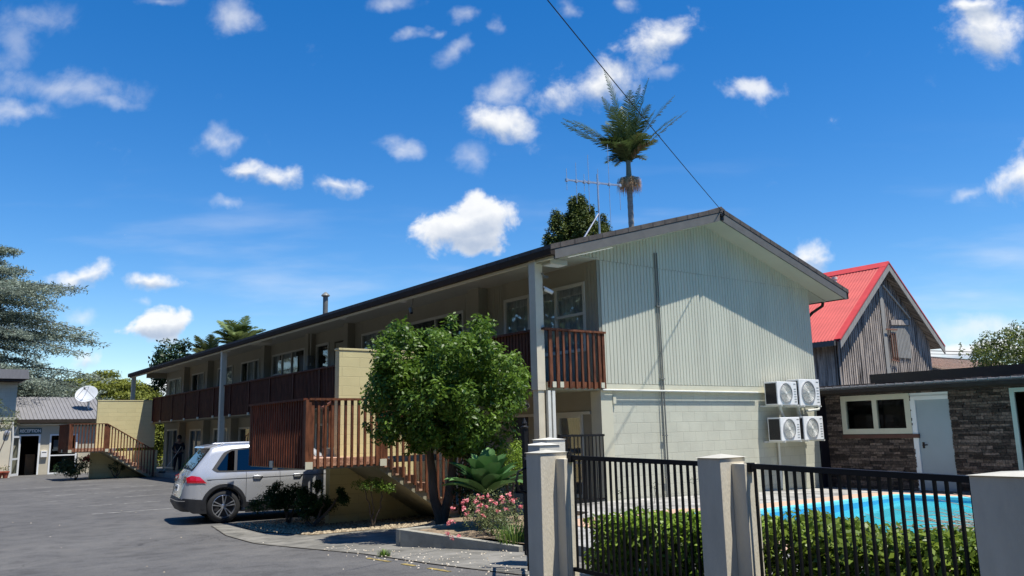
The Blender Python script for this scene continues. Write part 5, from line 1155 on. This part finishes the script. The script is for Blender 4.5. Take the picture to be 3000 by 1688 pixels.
# ------------------------------------------------------------------ car
M['silver'] = mat('silver_car_paint', (.53, .54, .55), .28, .02, 2, metal=.38, coat=.9)
M['tyre'] = mat('tyre_rubber', (.02, .02, .02), .8, .1, 20); M['rim'] = mat('alloy_rim', (.55, .56, .58), .3, .05, 9, metal=.8); M['rimdark'] = mat('rim_shadow', (.02, .02, .022), .5, .1, 9)
M['plastic'] = mat('black_plastic', (.022, .023, .025), .55, .1, 12); M['taillight'] = mat('red_lens', (.50, .006, .02), .12, .1, 9, coat=1); M['taildark'] = mat('smoked_lens', (.10, .01, .02), .12, .1, 9, coat=1); M['chrome'] = mat('chrome_strip', (.75, .75, .76), .12, .02, 9, metal=1); M['carglass'] = glassmat('car_glass', (.07, .085, .09), .06, .01, .9); M['seat'] = mat('car_interior', (.03, .03, .03), .9, .2, 5)
cr = thing('parked_car', 'silver four wheel drive wagon parked nose in beside the near staircase', 'car', (-6.44, 6.68, -.385), rotz=R(-7), local=True)
Lc = 4.40
def interp(x, T):
    if x <= T[0][0]: return T[0][1]
    for (a, u), (c, v) in zip(T[:-1], T[1:]):
        if x <= c: s_ = (x - a) / (c - a); return u + (v - u) * s_
    return T[-1][1]
ZT = [(0, .58), (.03, .66), (.06, .80), (.12, .95), (.20, 1.06), (.60, 1.575), (.68, 1.605), (.95, 1.64), (1.6, 1.66), (2.3, 1.65), (2.75, 1.58), (3.35, 1.12), (3.5, 1.06), (4.2, .95), (4.4, .82), (Lc, .6)]
ZB = [(0, .42), (.25, .24), (.6, .21), (3.8, .21), (4.3, .24), (Lc, .35)]
HW = [(0, .58), (.03, .68), (.08, .77), (.16, .835), (.30, .89), (.6, .915), (3.6, .91), (4.1, .87), (4.35, .76), (Lc, .6)]
ZBELT = 1.06
def side(x, z):
    """half width at (x,z)"""
    zt, zb, hw = interp(x, ZT), interp(x, ZB), interp(x, HW)
    w = hw
    if z < .5: w *= .97 + .03 * (z - .2) / .3
    if .9 < z <= ZBELT: w *= 1 - .045 * (z - .9) / (ZBELT - .9)
    if z > ZBELT: w = hw * .955 - (z - ZBELT) * .36
    return w
st_x = sorted(set([0, .015, .03, .06, .09, .12, .16, .20, .25, .3, .35, .4, .45, .5, .55, .6, .64, .68, .8, .95] + [1 + .2 * i for i in range(8)] + [2.6, 2.75, 2.95, 3.15, 3.35, 3.5, 3.7, 3.9, 4.1, 4.2, 4.3, 4.4, 4.45, Lc]))
NS = 15; V = []; Fc = []
for x in st_x:
    zt, zb = interp(x, ZT), interp(x, ZB); row = [(x, 0, zb)]; row.append((x, side(x, zb) * .8, zb))
    for k in range(NS): z = zb + .05 + (zt - .07 - zb - .05) * k / (NS - 1); row.append((x, side(x, z), z))
    wt = row[-1][1]; row += [(x, wt - .035, zt - .03), (x, wt - .10, zt - .008), (x, wt * .5, zt + .012), (x, 0, zt + .018)]; V += row
K = NS + 6; fullV = V + [(p[0], -p[1], p[2]) for p in V]; NV = len(V)
for i in range(len(st_x) - 1):
    for k in range(K - 1): Fc.append((i * K + k, (i + 1) * K + k, (i + 1) * K + k + 1, i * K + k + 1)); Fc.append((NV + i * K + k, NV + i * K + k + 1, NV + (i + 1) * K + k + 1, NV + (i + 1) * K + k))
for i in (0, len(st_x) - 1): Fc.append(tuple(i * K + k for k in range(K)) + tuple(NV + i * K + k for k in range(K - 2, 0, -1)))
b = MB(); b.add(fullV, Fc); body = b.build('body', 'silver', cr, True)
# wheel wells cut out
cut = MB(); XW = (.86, 3.54)
for xw in XW:
    for s_ in (-1, 1): cut.lathe([(0, -.2), (.405, -.2), (.405, .35), (0, .35)], (xw, s_ * .75, .36), (0, s_, 0), 40)
co_ = cut.build('cutter', 'plastic', None, True); co_.parent = cr; bpy.context.view_layer.update()
md = body.modifiers.new('b', 'BOOLEAN'); md.operation = 'DIFFERENCE'; md.object = co_; md.solver = 'EXACT'; bpy.context.view_layer.update()
me = bpy.data.meshes.new_from_object(body.evaluated_get(bpy.context.evaluated_depsgraph_get())); body.modifiers.clear(); body.data = me; bpy.data.objects.remove(co_); me.shade_smooth()
try: me.set_sharp_from_angle(angle=R(32))
except Exception: pass
def sidepatch(name, poly, m, off, parent, s_=-1, n=26, mz=12, smooth=True):
    """a patch of the car's side inside an (x,z) outline, lifted 'off' from the paint"""
    xs_ = [p[0] for p in poly]; zs_ = [p[1] for p in poly]; b = MB(); x0, x1 = min(xs_), max(xs_)
    rows = []
    for i in range(n + 1):
        x = x0 + (x1 - x0) * (i + (1e-4 if i == 0 else -1e-4 if i == n else 0)) / n; zz_ = []
        for (p, q) in zip(poly, poly[1:] + poly[:1]):
            if (p[0] - x) * (q[0] - x) < 0: zz_.append(p[1] + (q[1] - p[1]) * (x - p[0]) / (q[0] - p[0]))
        if len(zz_) < 2: continue
        za, zb_ = min(zz_), max(zz_); rows.append([(x, s_ * (side(x, za + (zb_ - za) * k / mz) + off), za + (zb_ - za) * k / mz) for k in range(mz + 1)])
    v = [p for r_ in rows for p in r_]; w = mz + 1
    b.add(v, [(i * w + k, (i + 1) * w + k, (i + 1) * w + k + 1, i * w + k + 1) for i in range(len(rows) - 1) for k in range(mz)])
    return b.build(name, m, parent, smooth)
for s_ in (-1, 1):
    sidepatch('window_surround', [(.60, 1.12), (.68, 1.06), (3.15, 1.03), (3.08, 1.10), (2.66, 1.50), (2.3, 1.565), (1.5, 1.57), (1.0, 1.53), (.84, 1.46)], 'plastic', .004, cr, s_, 50)
    sidepatch('side_window', [(.70, 1.14), (.74, 1.095), (1.05, 1.085), (1.08, 1.50), (1.02, 1.50), (.92, 1.44)], 'carglass', .008, cr, s_)
    sidepatch('side_window', [(1.11, 1.085), (1.88, 1.07), (1.92, 1.54), (1.5, 1.545), (1.13, 1.51)], 'carglass', .008, cr, s_)
    sidepatch('side_window', [(1.97, 1.07), (2.98, 1.05), (2.6, 1.48), (2.3, 1.54), (2.0, 1.54)], 'carglass', .008, cr, s_)
    sidepatch('sill_cladding', [(1.30, .20), (3.2, .20), (3.2, .42), (1.30, .42)], 'plastic', .012, cr, s_)
    sidepatch('chrome_strip', [(1.36, .43), (3.14, .43), (3.14, .455), (1.36, .455)], 'chrome', .016, cr, s_, mz=2)
    sidepatch('bumper_cladding', [(.03, .40), (.25, .235), (.52, .22), (.50, .50), (.05, .55)], 'plastic', .010, cr, s_)
    sidepatch('tail_light', [(.10, .97), (.11, .86), (.42, .85), (.50, .84), (.36, .98), (.2, 1.01)], 'taillight', .012, cr, s_)
    sidepatch('shoulder_line', [(.5, .905), (3.4, .925), (3.4, .937), (.5, .917)], 'plastic', .002, cr, s_, 40, 2)
    for xd in (1.30, 2.02, 3.10): sidepatch('door_gap', [(xd, .43), (xd + .008, .43), (xd + .008, 1.04), (xd, 1.04)], 'plastic', .002, cr, s_, 2, 8)
    for xh in (1.45, 2.32): b = MB(); b.tube([(xh, s_ * (side(xh, .95) + .01), .945), (xh + .02, s_ * (side(xh, .95) + .04), .95), (xh + .16, s_ * (side(xh, .95) + .04), .95), (xh + .2, s_ * (side(xh, .95) + .01), .945)], .014, 8); b.build('door_handle', 'silver', cr, True)
    b = MB(); b.tube([(.78, s_ * .61, 1.61), (.88, s_ * .61, 1.655), (2.3, s_ * .61, 1.675), (2.45, s_ * .61, 1.63)], .014, 8); b.build('roof_rail', 'mast', cr, True)
    b = MB(); b.obox((2.95, s_ * 1.0, 1.12), (.07, 0, 0), (0, .09, 0), (0, 0, .07)); b.build('mirror', 'silver', cr, bevel=.02)
    for xw in XW:
        b = MB(); n = 36; v = []
        for k in range(n + 1):
            a = -.12 + (PI + .24) * k / n
            for (r_, o_) in ((.36, -.02), (.395, .014), (.455, .014), (.465, .0)):
                xx = xw + r_ * math.cos(a); z_ = .36 + r_ * math.sin(a); v.append((xx, s_ * (side(min(max(xx, .1), 4.4), max(.22, z_)) + o_), z_))
        b.add(v, [(4 * k + j, 4 * k + 4 + j, 4 * k + 5 + j, 4 * k + 1 + j) for k in range(n) for j in range(3)]); b.build('wheel_arch', 'plastic', cr, True)
        b = MB(); yy = s_ * .80; b.lathe([(.235, .095), (.25, .105), (.30, .10), (.335, .075), (.35, .03), (.35, -.08), (.30, -.11)], (xw, yy, .352), (0, s_, 0), 44); ty = b.build('tyre', 'tyre', None, True); wt_ = ty; ty.name = 'wheel'; ty.parent = cr
        b = MB(); b.lathe([(.24, .095), (.228, .10), (.222, .07), (.222, -.05)], (xw, yy, .352), (0, s_, 0), 44)
        for k in range(5):
            for dk in (-.17, .17):
                a = 2 * PI * k / 5 + .3; p = Vector((xw + .05 * math.cos(a + dk * 1.2), yy + s_ * .085, .352 + .05 * math.sin(a + dk * 1.2))); q = Vector((xw + .228 * math.cos(a + dk), yy + s_ * .092, .352 + .228 * math.sin(a + dk))); b.bar(p, q, .02, .024, up=(0, 1, 0))
        b.lathe([(0, .10), (.03, .10), (.055, .09), (.06, .06)], (xw, yy, .352), (0, s_, 0), 20); b.build('rim', 'rim', wt_, True)
        b = MB(); b.lathe([(.225, .02), (0, .02)], (xw, yy, .352), (0, s_, 0), 30); b.build('rim_shade_disc', 'rimdark', wt_)  # near-black disc: the shadow behind the spokes is put into its colour
b = MB(); b.box(.5, 4.0, -.7, .7, .25, .33); b.box(1.0, 1.2, -.6, .6, .33, 1.0); b.box(2.0, 2.15, -.6, .6, .33, 1.1); b.build('seats', 'seat', cr)
def rear_x(z): # x of the tail surface at height z
    for (a, u), (c, w_) in zip(ZT[:-1], ZT[1:]):
        if u <= z <= w_: return a + (c - a) * (z - u) / (w_ - u)
    return 0
def rearpatch(name, y0, y1, z0, z1, m, off, n=8, taper=0, parent=None):
    b = MB(); v = []
    for k in range(n + 1):
        z = z0 + (z1 - z0) * k / n; xr = rear_x(z) - off; t_ = taper * k / n
        v += [(xr, y0 + t_, z), (xr, y1 - t_, z)]
    b.add(v, [(2 * k, 2 * k + 2, 2 * k + 3, 2 * k + 1) for k in range(n)]); return b.build(name, m, parent or cr, True)
rearpatch('rear_window', -.66, .66, 1.14, 1.55, 'carglass', .022, taper=.07); rearpatch('window_seal', -.70, .70, 1.115, 1.57, 'plastic', .016, taper=.07)
b = MB(); b.prism([(.44, 1.565), (.48, 1.60), (.74, 1.645), (.74, 1.60), (.60, 1.555)], 'y', -.60, .60); b.build('spoiler', 'silver', cr, bevel=.008)
b = MB(); b.tube([(.265, .3, 1.19), (.245, .05, 1.17), (.24, -.05, 1.165)], .008, 6); b.build('wiper', 'plastic', cr)
pl_ = MB(); pl_.obox((.035, 0, .74), (.008, 0, .0), (0, .18, 0), (.012, 0, .062)); pl_.build('number_plate', 'white', cr)
b = MB()
for k in range(6): y_ = .145 - k * .055; b.box(.020, .024, y_ - .017, y_ + .006, .712, .765)
b.build('plate_characters', 'plastic', cr)
b = MB(); b.lathe([(.05, .0), (.055, .018), (.062, .0)], (.155, 0, .99), (-1, 0, .55), 24); b.bar((.155, .03, 1.02), (.125, .0, .96), .01, .01); b.bar((.155, -.03, 1.02), (.125, .0, .96), .01, .01); b.build('emblem', 'chrome', cr)
b = MB(); v = []
for k in range(13): y_ = -.80 + 1.6 * k / 12; e_ = interp(abs(y_), [(0, 0), (.50, .0), (.58, .015), (.68, .04), (.76, .085), (.80, .13)]); v += [(-.006 + e_, y_, .56), (-.03 + e_, y_, .50), (-.03 + e_, y_, .42), (.06 + e_, y_, .27)]
b.add(v, [(4 * k + j, 4 * k + 4 + j, 4 * k + 5 + j, 4 * k + 1 + j) for k in range(12) for j in (0, 1, 2)]); b.build('rear_bumper', 'plastic', cr, True)
b = MB(); v = []
for k in range(13): y_ = -.80 + 1.6 * k / 12; e_ = interp(abs(y_), [(0, 0), (.50, .0), (.58, .015), (.68, .04), (.76, .085), (.80, .13)]); v += [(-.036 + e_, y_, .50), (-.036 + e_, y_, .485)]
b.add(v, [(2 * k, 2 * k + 2, 2 * k + 3, 2 * k + 1) for k in range(12)]); b.build('chrome_strip', 'chrome', cr)
for s_ in (-1, 1):
    b = MB(); v = []
    for k in range(7): y_ = s_ * (.44 + .27 * k / 6); v += [(rear_x(z_) - .022, y_, z_) for z_ in (.86, .90, .94, .985)]
    b.add(v, [(4 * k + j, 4 * k + 4 + j, 4 * k + 5 + j, 4 * k + 1 + j) for k in range(6) for j in range(3)]); b.build('tail_light', 'taildark', cr, True)
sidepatch('windscreen', [(0, 0), (.01, 0), (.01, .01)], 'plastic', .0, cr, 1, 2, 2) if False else None
b = MB(); v = []
for k in range(9):
    x = 2.80 + (3.32 - 2.80) * k / 8; z = interp(x, ZT) + .02; w_ = side(x, z - .05) - .12; v += [(x, -w_, z), (x, w_, z)]
b.add(v, [(2 * k, 2 * k + 2, 2 * k + 3, 2 * k + 1) for k in range(8)]); b.build('windscreen', 'carglass', cr, True)
for s_ in (-1, 1): b = MB(); b.obox((4.32, s_ * .66, .78), (.08, 0, .02), (0, .14, 0), (0, 0, .06)); b.build('headlight', 'chrome', cr, bevel=.02)

# ------------------------------------------------------------------ person sweeping by the far door
def skin(name, joints, edges, m, parent, sub=1):
    me = bpy.data.meshes.new(name); me.from_pydata([j[0] for j in joints], edges, []); o = bpy.data.objects.new(name, me); COL.objects.link(o)
    md = o.modifiers.new('s', 'SKIN'); sv = me.skin_vertices[0].data
    for i, j in enumerate(joints): r_ = j[1]; sv[i].radius = r_ if hasattr(r_, '__len__') else (r_, r_); sv[i].use_root = (i == 0)
    md.use_smooth_shade = True; sb = o.modifiers.new('u', 'SUBSURF'); sb.levels = sub; sb.render_levels = sub
    bpy.context.view_layer.update(); m2 = bpy.data.meshes.new_from_object(o.evaluated_get(bpy.context.evaluated_depsgraph_get())); bpy.data.objects.remove(o)
    m2.materials.clear(); m2.materials.append(m); n = bpy.data.objects.new(name, m2); COL.objects.link(n); place(n, parent); m2.shade_smooth(); return n
PX, PY, PZ = -.75, 28.5, -.19
pe = thing('person', 'person in dark clothes bending forward with a long handled broom by the far door', 'person', (PX, PY, PZ), local=True)
M['skinm'] = mat('skin', (.28, .16, .11), .6, .1, 6); M['cloth'] = mat('dark_navy_clothes', (.010, .011, .018), .85, .3, 9); M['hair'] = mat('dark_hair', (.01, .008, .007), .7, .2, 9)
J = [((0, 0, .90), (.15, .12)), ((0, -.02, 1.10), (.14, .11)), ((0, -.05, 1.28), (.17, .12)), ((0, -.08, 1.40), (.07, .07)), ((0, -.12, 1.47), (.055, .055)), ((0, -.14, 1.55), (.085, .095)), ((0, -.15, 1.63), (.075, .085)),
     ((.17, -.07, 1.36), .058), ((.24, -.12, 1.12), .045), ((.10, -.32, 1.02), .034), ((.05, -.40, 1.03), (.03, .02)),
     ((-.17, -.07, 1.36), .058), ((-.26, -.06, 1.10), .045), ((-.16, -.24, .92), .034), ((-.10, -.32, .90), (.03, .02)),
     ((.09, 0, .84), .095), ((.10, -.03, .48), .062), ((.10, .02, .09), .042), ((.11, -.12, .035), (.04, .03)),
     ((-.09, 0, .84), .095), ((-.11, .03, .48), .062), ((-.12, .10, .09), .042), ((-.13, -.04, .035), (.04, .03))]
E_ = [(0, 1), (1, 2), (2, 3), (3, 4), (4, 5), (5, 6), (2, 7), (7, 8), (8, 9), (9, 10), (2, 11), (11, 12), (12, 13), (13, 14), (0, 15), (15, 16), (16, 17), (17, 18), (0, 19), (19, 20), (20, 21), (21, 22)]
skin('body', J, E_, M['skinm'], pe, 2)
def grow(js, k): return [(p, tuple(a * k for a in r_) if hasattr(r_, '__len__') else r_ * k) for p, r_ in js]
idx = [0, 1, 2, 7, 8, 11, 12]; mp_ = {a: i for i, a in enumerate(idx)}
skin('jacket', grow([J[i] for i in idx] + [((.13, -.29, 1.03), .036), ((-.18, -.21, .94), .036)], 1.16), [(mp_[a], mp_[c]) for a, c in E_ if a in mp_ and c in mp_] + [(mp_[8], 7), (mp_[12], 8)], M['cloth'], pe, 2)
idx = [0, 15, 16, 17, 19, 20, 21]; mp_ = {a: i for i, a in enumerate(idx)}
skin('trousers', grow([J[i] for i in idx], 1.22), [(mp_[a], mp_[c]) for a, c in E_ if a in mp_ and c in mp_], M['cloth'], pe, 2)
b = MB(); b.lathe([(0, .12), (.06, .105), (.10, .04), (.105, -.03), (.09, -.09)], (0, -.125, 1.62), (0, .25, 1), 16); b.build('hair', M['hair'], pe, True)
for sx in (.05, -.10):
    b = MB(); hy = -.42 if sx > 0 else -.34; hz = 1.03 if sx > 0 else .90
    for k in range(4): b.tube([(sx - .025 + k * .016, hy, hz), (sx - .025 + k * .016, hy - .05, hz - .01 - .003 * k), (sx - .02 + k * .014, hy - .06, hz - .045)], [.009, .008, .006], 6)
    b.tube([(sx + .03, hy + .02, hz - .01), (sx + .045, hy - .02, hz - .03)], [.009, .007], 6); b.build('hand', M['skinm'], pe, True)
bro = thing('broom', 'long handled broom held by the person at the far door', 'broom', (PX, PY, PZ), local=True)
b = MB(); b.tube([(.02, -.42, 1.2), (-.30, -.15, .55), (-.62, .12, .06)], .013, 8); b.build('handle', 'pillar_cap', bro); b = MB(); b.obox((-.64, .13, .04), (.14, 0, 0), (0, .05, 0), (0, 0, .04)); b.build('brush_head', 'plastic', bro)

# ------------------------------------------------------------------ world: sky with clouds by direction
SUN = Vector((.21, -.6, 1.69)).normalized(); AZ = math.atan2(SUN.x, SUN.y); EL = math.asin(SUN.z)
w = bpy.data.worlds.new('World'); S.world = w; w.use_nodes = True; nt = w.node_tree; L = nt.links; bg = nt.nodes['Background']
sky = _n(nt, 'ShaderNodeTexSky', sky_type='NISHITA'); sky.sun_disc = False; sky.sun_elevation = EL; sky.sun_rotation = AZ; sky.air_density = 1.0; sky.dust_density = .05; sky.ozone_density = 3.0
hs = _n(nt, 'ShaderNodeHueSaturation'); hs.inputs['Saturation'].default_value = 1.40; hs.inputs['Value'].default_value = 1.52; hs.inputs['Hue'].default_value = .506; L.new(sky.outputs[0], hs.inputs['Color'])
tc = _n(nt, 'ShaderNodeTexCoord'); D_ = tc.outputs['Generated']
def dot(vec):
    n = _n(nt, 'ShaderNodeVectorMath', operation='DOT_PRODUCT'); L.new(D_, n.inputs[0]); n.inputs[1].default_value = vec; return n.outputs['Value']
def mth(op, a, c=None, d=None, clamp=False):
    n = _n(nt, 'ShaderNodeMath', operation=op); n.use_clamp = clamp
    for i, q in enumerate((a, c, d)):
        if q is None: continue
        if hasattr(q, 'links'): L.new(q, n.inputs[i])
        else: n.inputs[i].default_value = q
    return n.outputs[0]
AH = (.8005, -.5994, 0); FH = (.5994, .8005, 0)
fw_ = mth('MAXIMUM', dot(FH), .08); uu = mth('DIVIDE', dot(AH), fw_); vv = mth('DIVIDE', dot((0, 0, 1)), fw_)
cb = _n(nt, 'ShaderNodeCombineXYZ'); L.new(uu, cb.inputs[0]); L.new(vv, cb.inputs[1]); UV = cb.outputs[0]
# gentle warp so outlines are ragged
wn = _n(nt, 'ShaderNodeTexNoise'); wn.inputs['Scale'].default_value = 14; wn.inputs['Detail'].default_value = 4; wn.inputs['Roughness'].default_value = .6; L.new(UV, wn.inputs[0])
ws = _n(nt, 'ShaderNodeVectorMath', operation='SUBTRACT'); L.new(wn.outputs['Color'], ws.inputs[0]); ws.inputs[1].default_value = (.5, .5, .5)
wm = _n(nt, 'ShaderNodeVectorMath', operation='MULTIPLY_ADD'); L.new(ws.outputs[0], wm.inputs[0]); wm.inputs[1].default_value = (.075, .045, 0); L.new(UV, wm.inputs[2]); WV = wm.outputs[0]
CL = [(-0.622, 0.555, 0.05, 0.020, 0.0, 0.36), (-0.648, 0.518, 0.028, 0.051, 0.0, 0.32), (-0.583, 0.458, 0.095, 0.022, -7.0, 0.50), (-0.64, 0.43, 0.055, 0.015, 0.0, 0.62), (-0.52, 0.436, 0.04, 0.011, -15.0, 0.4), (-0.368, 0.552, 0.034, 0.023, -20.0, 0.62), (-0.459, 0.574, 0.03, 0.008, 0.0, 0.4), (-0.156, 0.567, 0.037, 0.012, 0.0, 0.5), (-0.061, 0.545, 0.015, 0.011, 0.0, 0.4), (-0.132, 0.517, 0.018, 0.008, 20.0, 0.4), (-0.1, 0.523, 0.015, 0.008, 0.0, 0.4), (-0.066, 0.494, 0.028, 0.015, 30.0, 0.55), (-0.012, 0.532, 0.011, 0.013, 0.0, 0.4), (0.16, 0.558, 0.019, 0.011, 0.0, 0.5), (0.078, 0.552, 0.012, 0.014, 0.0, 0.4), (0.203, 0.508, 0.06, 0.026, 18.0, 0.95), (0.11, 0.443, 0.078, 0.033, 20.0, 1.0), (0.208, 0.46, 0.02, 0.01, 0.0, 0.45), (-0.010, 0.393, 0.052, 0.025, -18.0, 1.05), (-0.007, 0.437, 0.034, 0.024, 0.0, 0.68), (-0.045, 0.345, 0.028, 0.019, -20.0, 0.45), (-0.137, 0.362, 0.026, 0.012, -10.0, 0.6), (-0.376, 0.374, 0.028, 0.02, 25.0, 0.68), (-0.339, 0.333, 0.04, 0.014, -5.0, 0.9), (-0.298, 0.327, 0.034, 0.013, 0.0, 0.85), (-0.363, 0.297, 0.02, 0.008, 0.0, 0.55), (-0.224, 0.316, 0.036, 0.013, -5.0, 0.85), (-0.054, 0.257, 0.054, 0.027, 3.0, 1.9), (-0.045, 0.268, 0.036, 0.027, 3.0, 1.5), (0.318, 0.431, 0.042, 0.015, -5.0, 0.8), (0.642, 0.512, 0.06, 0.05, -25.0, 1.1), (0.624, 0.544, 0.055, 0.016, 0.0, 0.95), (0.66, 0.31, 0.055, 0.032, 28.0, 1.15), (0.588, 0.281, 0.026, 0.011, 10.0, 0.6), (0.376, 0.205, 0.026, 0.024, 0.0, 1.0), (-0.544, 0.202, 0.042, 0.016, 8.0, 1.0), (-0.454, 0.195, 0.040, 0.013, -2.0, 1.05), (-0.442, 0.137, 0.036, 0.021, 8.0, 1.7), (-0.541, 0.152, 0.024, 0.011, 0.0, 0.55), (-0.465, 0.165, 0.012, 0.006, 0.0, 0.45), (-0.529, 0.092, 0.024, 0.017, 0.0, 1.0), (-0.432, 0.061, 0.02, 0.02, 0.0, 1.2), (0.60, 0.112, 0.13, 0.020, 0.0, 0.75), (0.574, 0.085, 0.11, 0.013, 0.0, 1.0), (-0.55, .03, .2, .03, 0, .6)]
fb = _n(nt, 'ShaderNodeTexNoise'); fb.inputs['Scale'].default_value = 17; fb.inputs['Detail'].default_value = 9; fb.inputs['Roughness'].default_value = .60; fb.inputs['Distortion'].default_value = .25; L.new(UV, fb.inputs[0])
nse = mth('MULTIPLY', mth('SUBTRACT', fb.outputs[0], .5), 2.3)
acc = None; low = None
for (cu_, cv_, ru, rv, ro, wt) in CL:
    mp = _n(nt, 'ShaderNodeMapping', vector_type='TEXTURE'); mp.inputs['Location'].default_value = (cu_, cv_, 0); mp.inputs['Rotation'].default_value = (0, 0, R(ro)); mp.inputs['Scale'].default_value = (ru * 1.7, rv * 1.7, 1); L.new(WV, mp.inputs[0])
    ln = _n(nt, 'ShaderNodeVectorMath', operation='LENGTH'); L.new(mp.outputs[0], ln.inputs[0])
    q = mth('ADD', mth('MULTIPLY', mth('SUBTRACT', 1.0, ln.outputs['Value'], clamp=True), 1.5 + .5 * max(0, wt - 1)), nse)
    thick = wt >= .8
    mr = _n(nt, 'ShaderNodeMapRange', interpolation_type='SMOOTHSTEP'); L.new(q, mr.inputs[0]); mr.inputs[1].default_value = .42 if thick else .30; mr.inputs[2].default_value = (1.0 if wt > 1.3 else 1.45) if thick else 1.9; mr.inputs[4].default_value = min(.97, wt * 1.02 if thick else wt * .9)
    q = mr.outputs[0]
    if wt > .84:
        sy = _n(nt, 'ShaderNodeSeparateXYZ'); L.new(mp.outputs[0], sy.inputs[0]); lw_ = mth('MULTIPLY', mth('MULTIPLY', sy.outputs[1], -2.2, clamp=True), mth('SUBTRACT', 1.1, ln.outputs['Value'], clamp=True)); low = lw_ if low is None else mth('MAXIMUM', low, lw_)
    acc = q if acc is None else mth('MAXIMUM', acc, q)
alpha = acc
# thin veils low in the sky
vm = _n(nt, 'ShaderNodeMapping'); vm.inputs['Scale'].default_value = (2.2, 11, 1); vm.inputs['Rotation'].default_value = (0, 0, R(9)); L.new(UV, vm.inputs[0])
vn = _n(nt, 'ShaderNodeTexNoise'); vn.inputs['Scale'].default_value = 1.3; vn.inputs['Detail'].default_value = 5; L.new(vm.outputs[0], vn.inputs[0])
vr = _n(nt, 'ShaderNodeMapRange', interpolation_type='SMOOTHSTEP'); L.new(vn.outputs[0], vr.inputs[0]); vr.inputs[1].default_value = .50; vr.inputs[2].default_value = .78; vr.inputs[4].default_value = .42
lo_ = _n(nt, 'ShaderNodeMapRange', interpolation_type='SMOOTHSTEP'); L.new(vv, lo_.inputs[0]); lo_.inputs[1].default_value = .40; lo_.inputs[2].default_value = .12; lo_.inputs[3].default_value = 0; lo_.inputs[4].default_value = 1
veil = mth('MULTIPLY', vr.outputs[0], lo_.outputs[0]); alpha = mth('MAXIMUM', alpha, veil)
# cloud brightness: lit tops, greyer where the mass is thick below
om = _n(nt, 'ShaderNodeVectorMath', operation='ADD'); L.new(UV, om.inputs[0]); om.inputs[1].default_value = (.004, .012, 0)
f2 = _n(nt, 'ShaderNodeTexNoise'); f2.inputs['Scale'].default_value = 17; f2.inputs['Detail'].default_value = 5; L.new(om.outputs[0], f2.inputs[0])
sh_ = mth('SUBTRACT', mth('ADD', mth('MULTIPLY', mth('SUBTRACT', fb.outputs[0], f2.outputs[0]), 1.0), .98), mth('MULTIPLY', low, 1.6), clamp=True)
cr_ = _n(nt, 'ShaderNodeMix', data_type='RGBA'); L.new(sh_, cr_.inputs[0]); cr_.inputs[6].default_value = (4.6, 5.4, 6.8, 1); cr_.inputs[7].default_value = (9.4, 9.5, 9.6, 1)
mxs = _n(nt, 'ShaderNodeMix', data_type='RGBA'); L.new(alpha, mxs.inputs[0]); L.new(hs.outputs[0], mxs.inputs[6]); L.new(cr_.outputs[2], mxs.inputs[7]); L.new(mxs.outputs[2], bg.inputs[0]); bg.inputs[1].default_value = .08

sl_ = bpy.data.lights.new('sun', 'SUN'); sl_.energy = 5.0; sl_.angle = R(.53); sl_.color = (1.0, .955, .88); so = bpy.data.objects.new('sun', sl_); COL.objects.link(so); so.rotation_euler = SUN.to_track_quat('Z', 'Y').to_euler(); so.location = (0, 0, 30)

# ------------------------------------------------------------------ camera
cd = bpy.data.cameras.new('camera'); cd.sensor_width = 36; cd.lens = 2372.3 / 3000 * 36; cd.clip_end = 3000; cd.clip_start = .05
cam = bpy.data.objects.new('camera', cd); COL.objects.link(cam)
p_, r_, y_ = R(9.938), R(-1.316), R(36.829)
fwd = Vector((math.sin(y_) * math.cos(p_), math.cos(y_) * math.cos(p_), math.sin(p_))); rt = Vector((math.cos(y_), -math.sin(y_), 0)); upv = rt.cross(fwd)
a_ = rt * math.cos(r_) + upv * math.sin(r_); b_ = upv * math.cos(r_) - rt * math.sin(r_)
cam.matrix_world = Matrix(((a_.x, b_.x, -fwd.x, -11.31), (a_.y, b_.y, -fwd.y, -12.16), (a_.z, b_.z, -fwd.z, 1.42), (0, 0, 0, 1)))
S.camera = cam
S.view_settings.view_transform = 'Standard'; S.view_settings.look = 'None'; S.view_settings.exposure = .42; S.view_settings.gamma = 1; S.view_settings.use_curve_mapping = False
S.render.resolution_x = 1024; S.render.resolution_y = 576
S.cycles.max_bounces = 8; S.cycles.transparent_max_bounces = 16
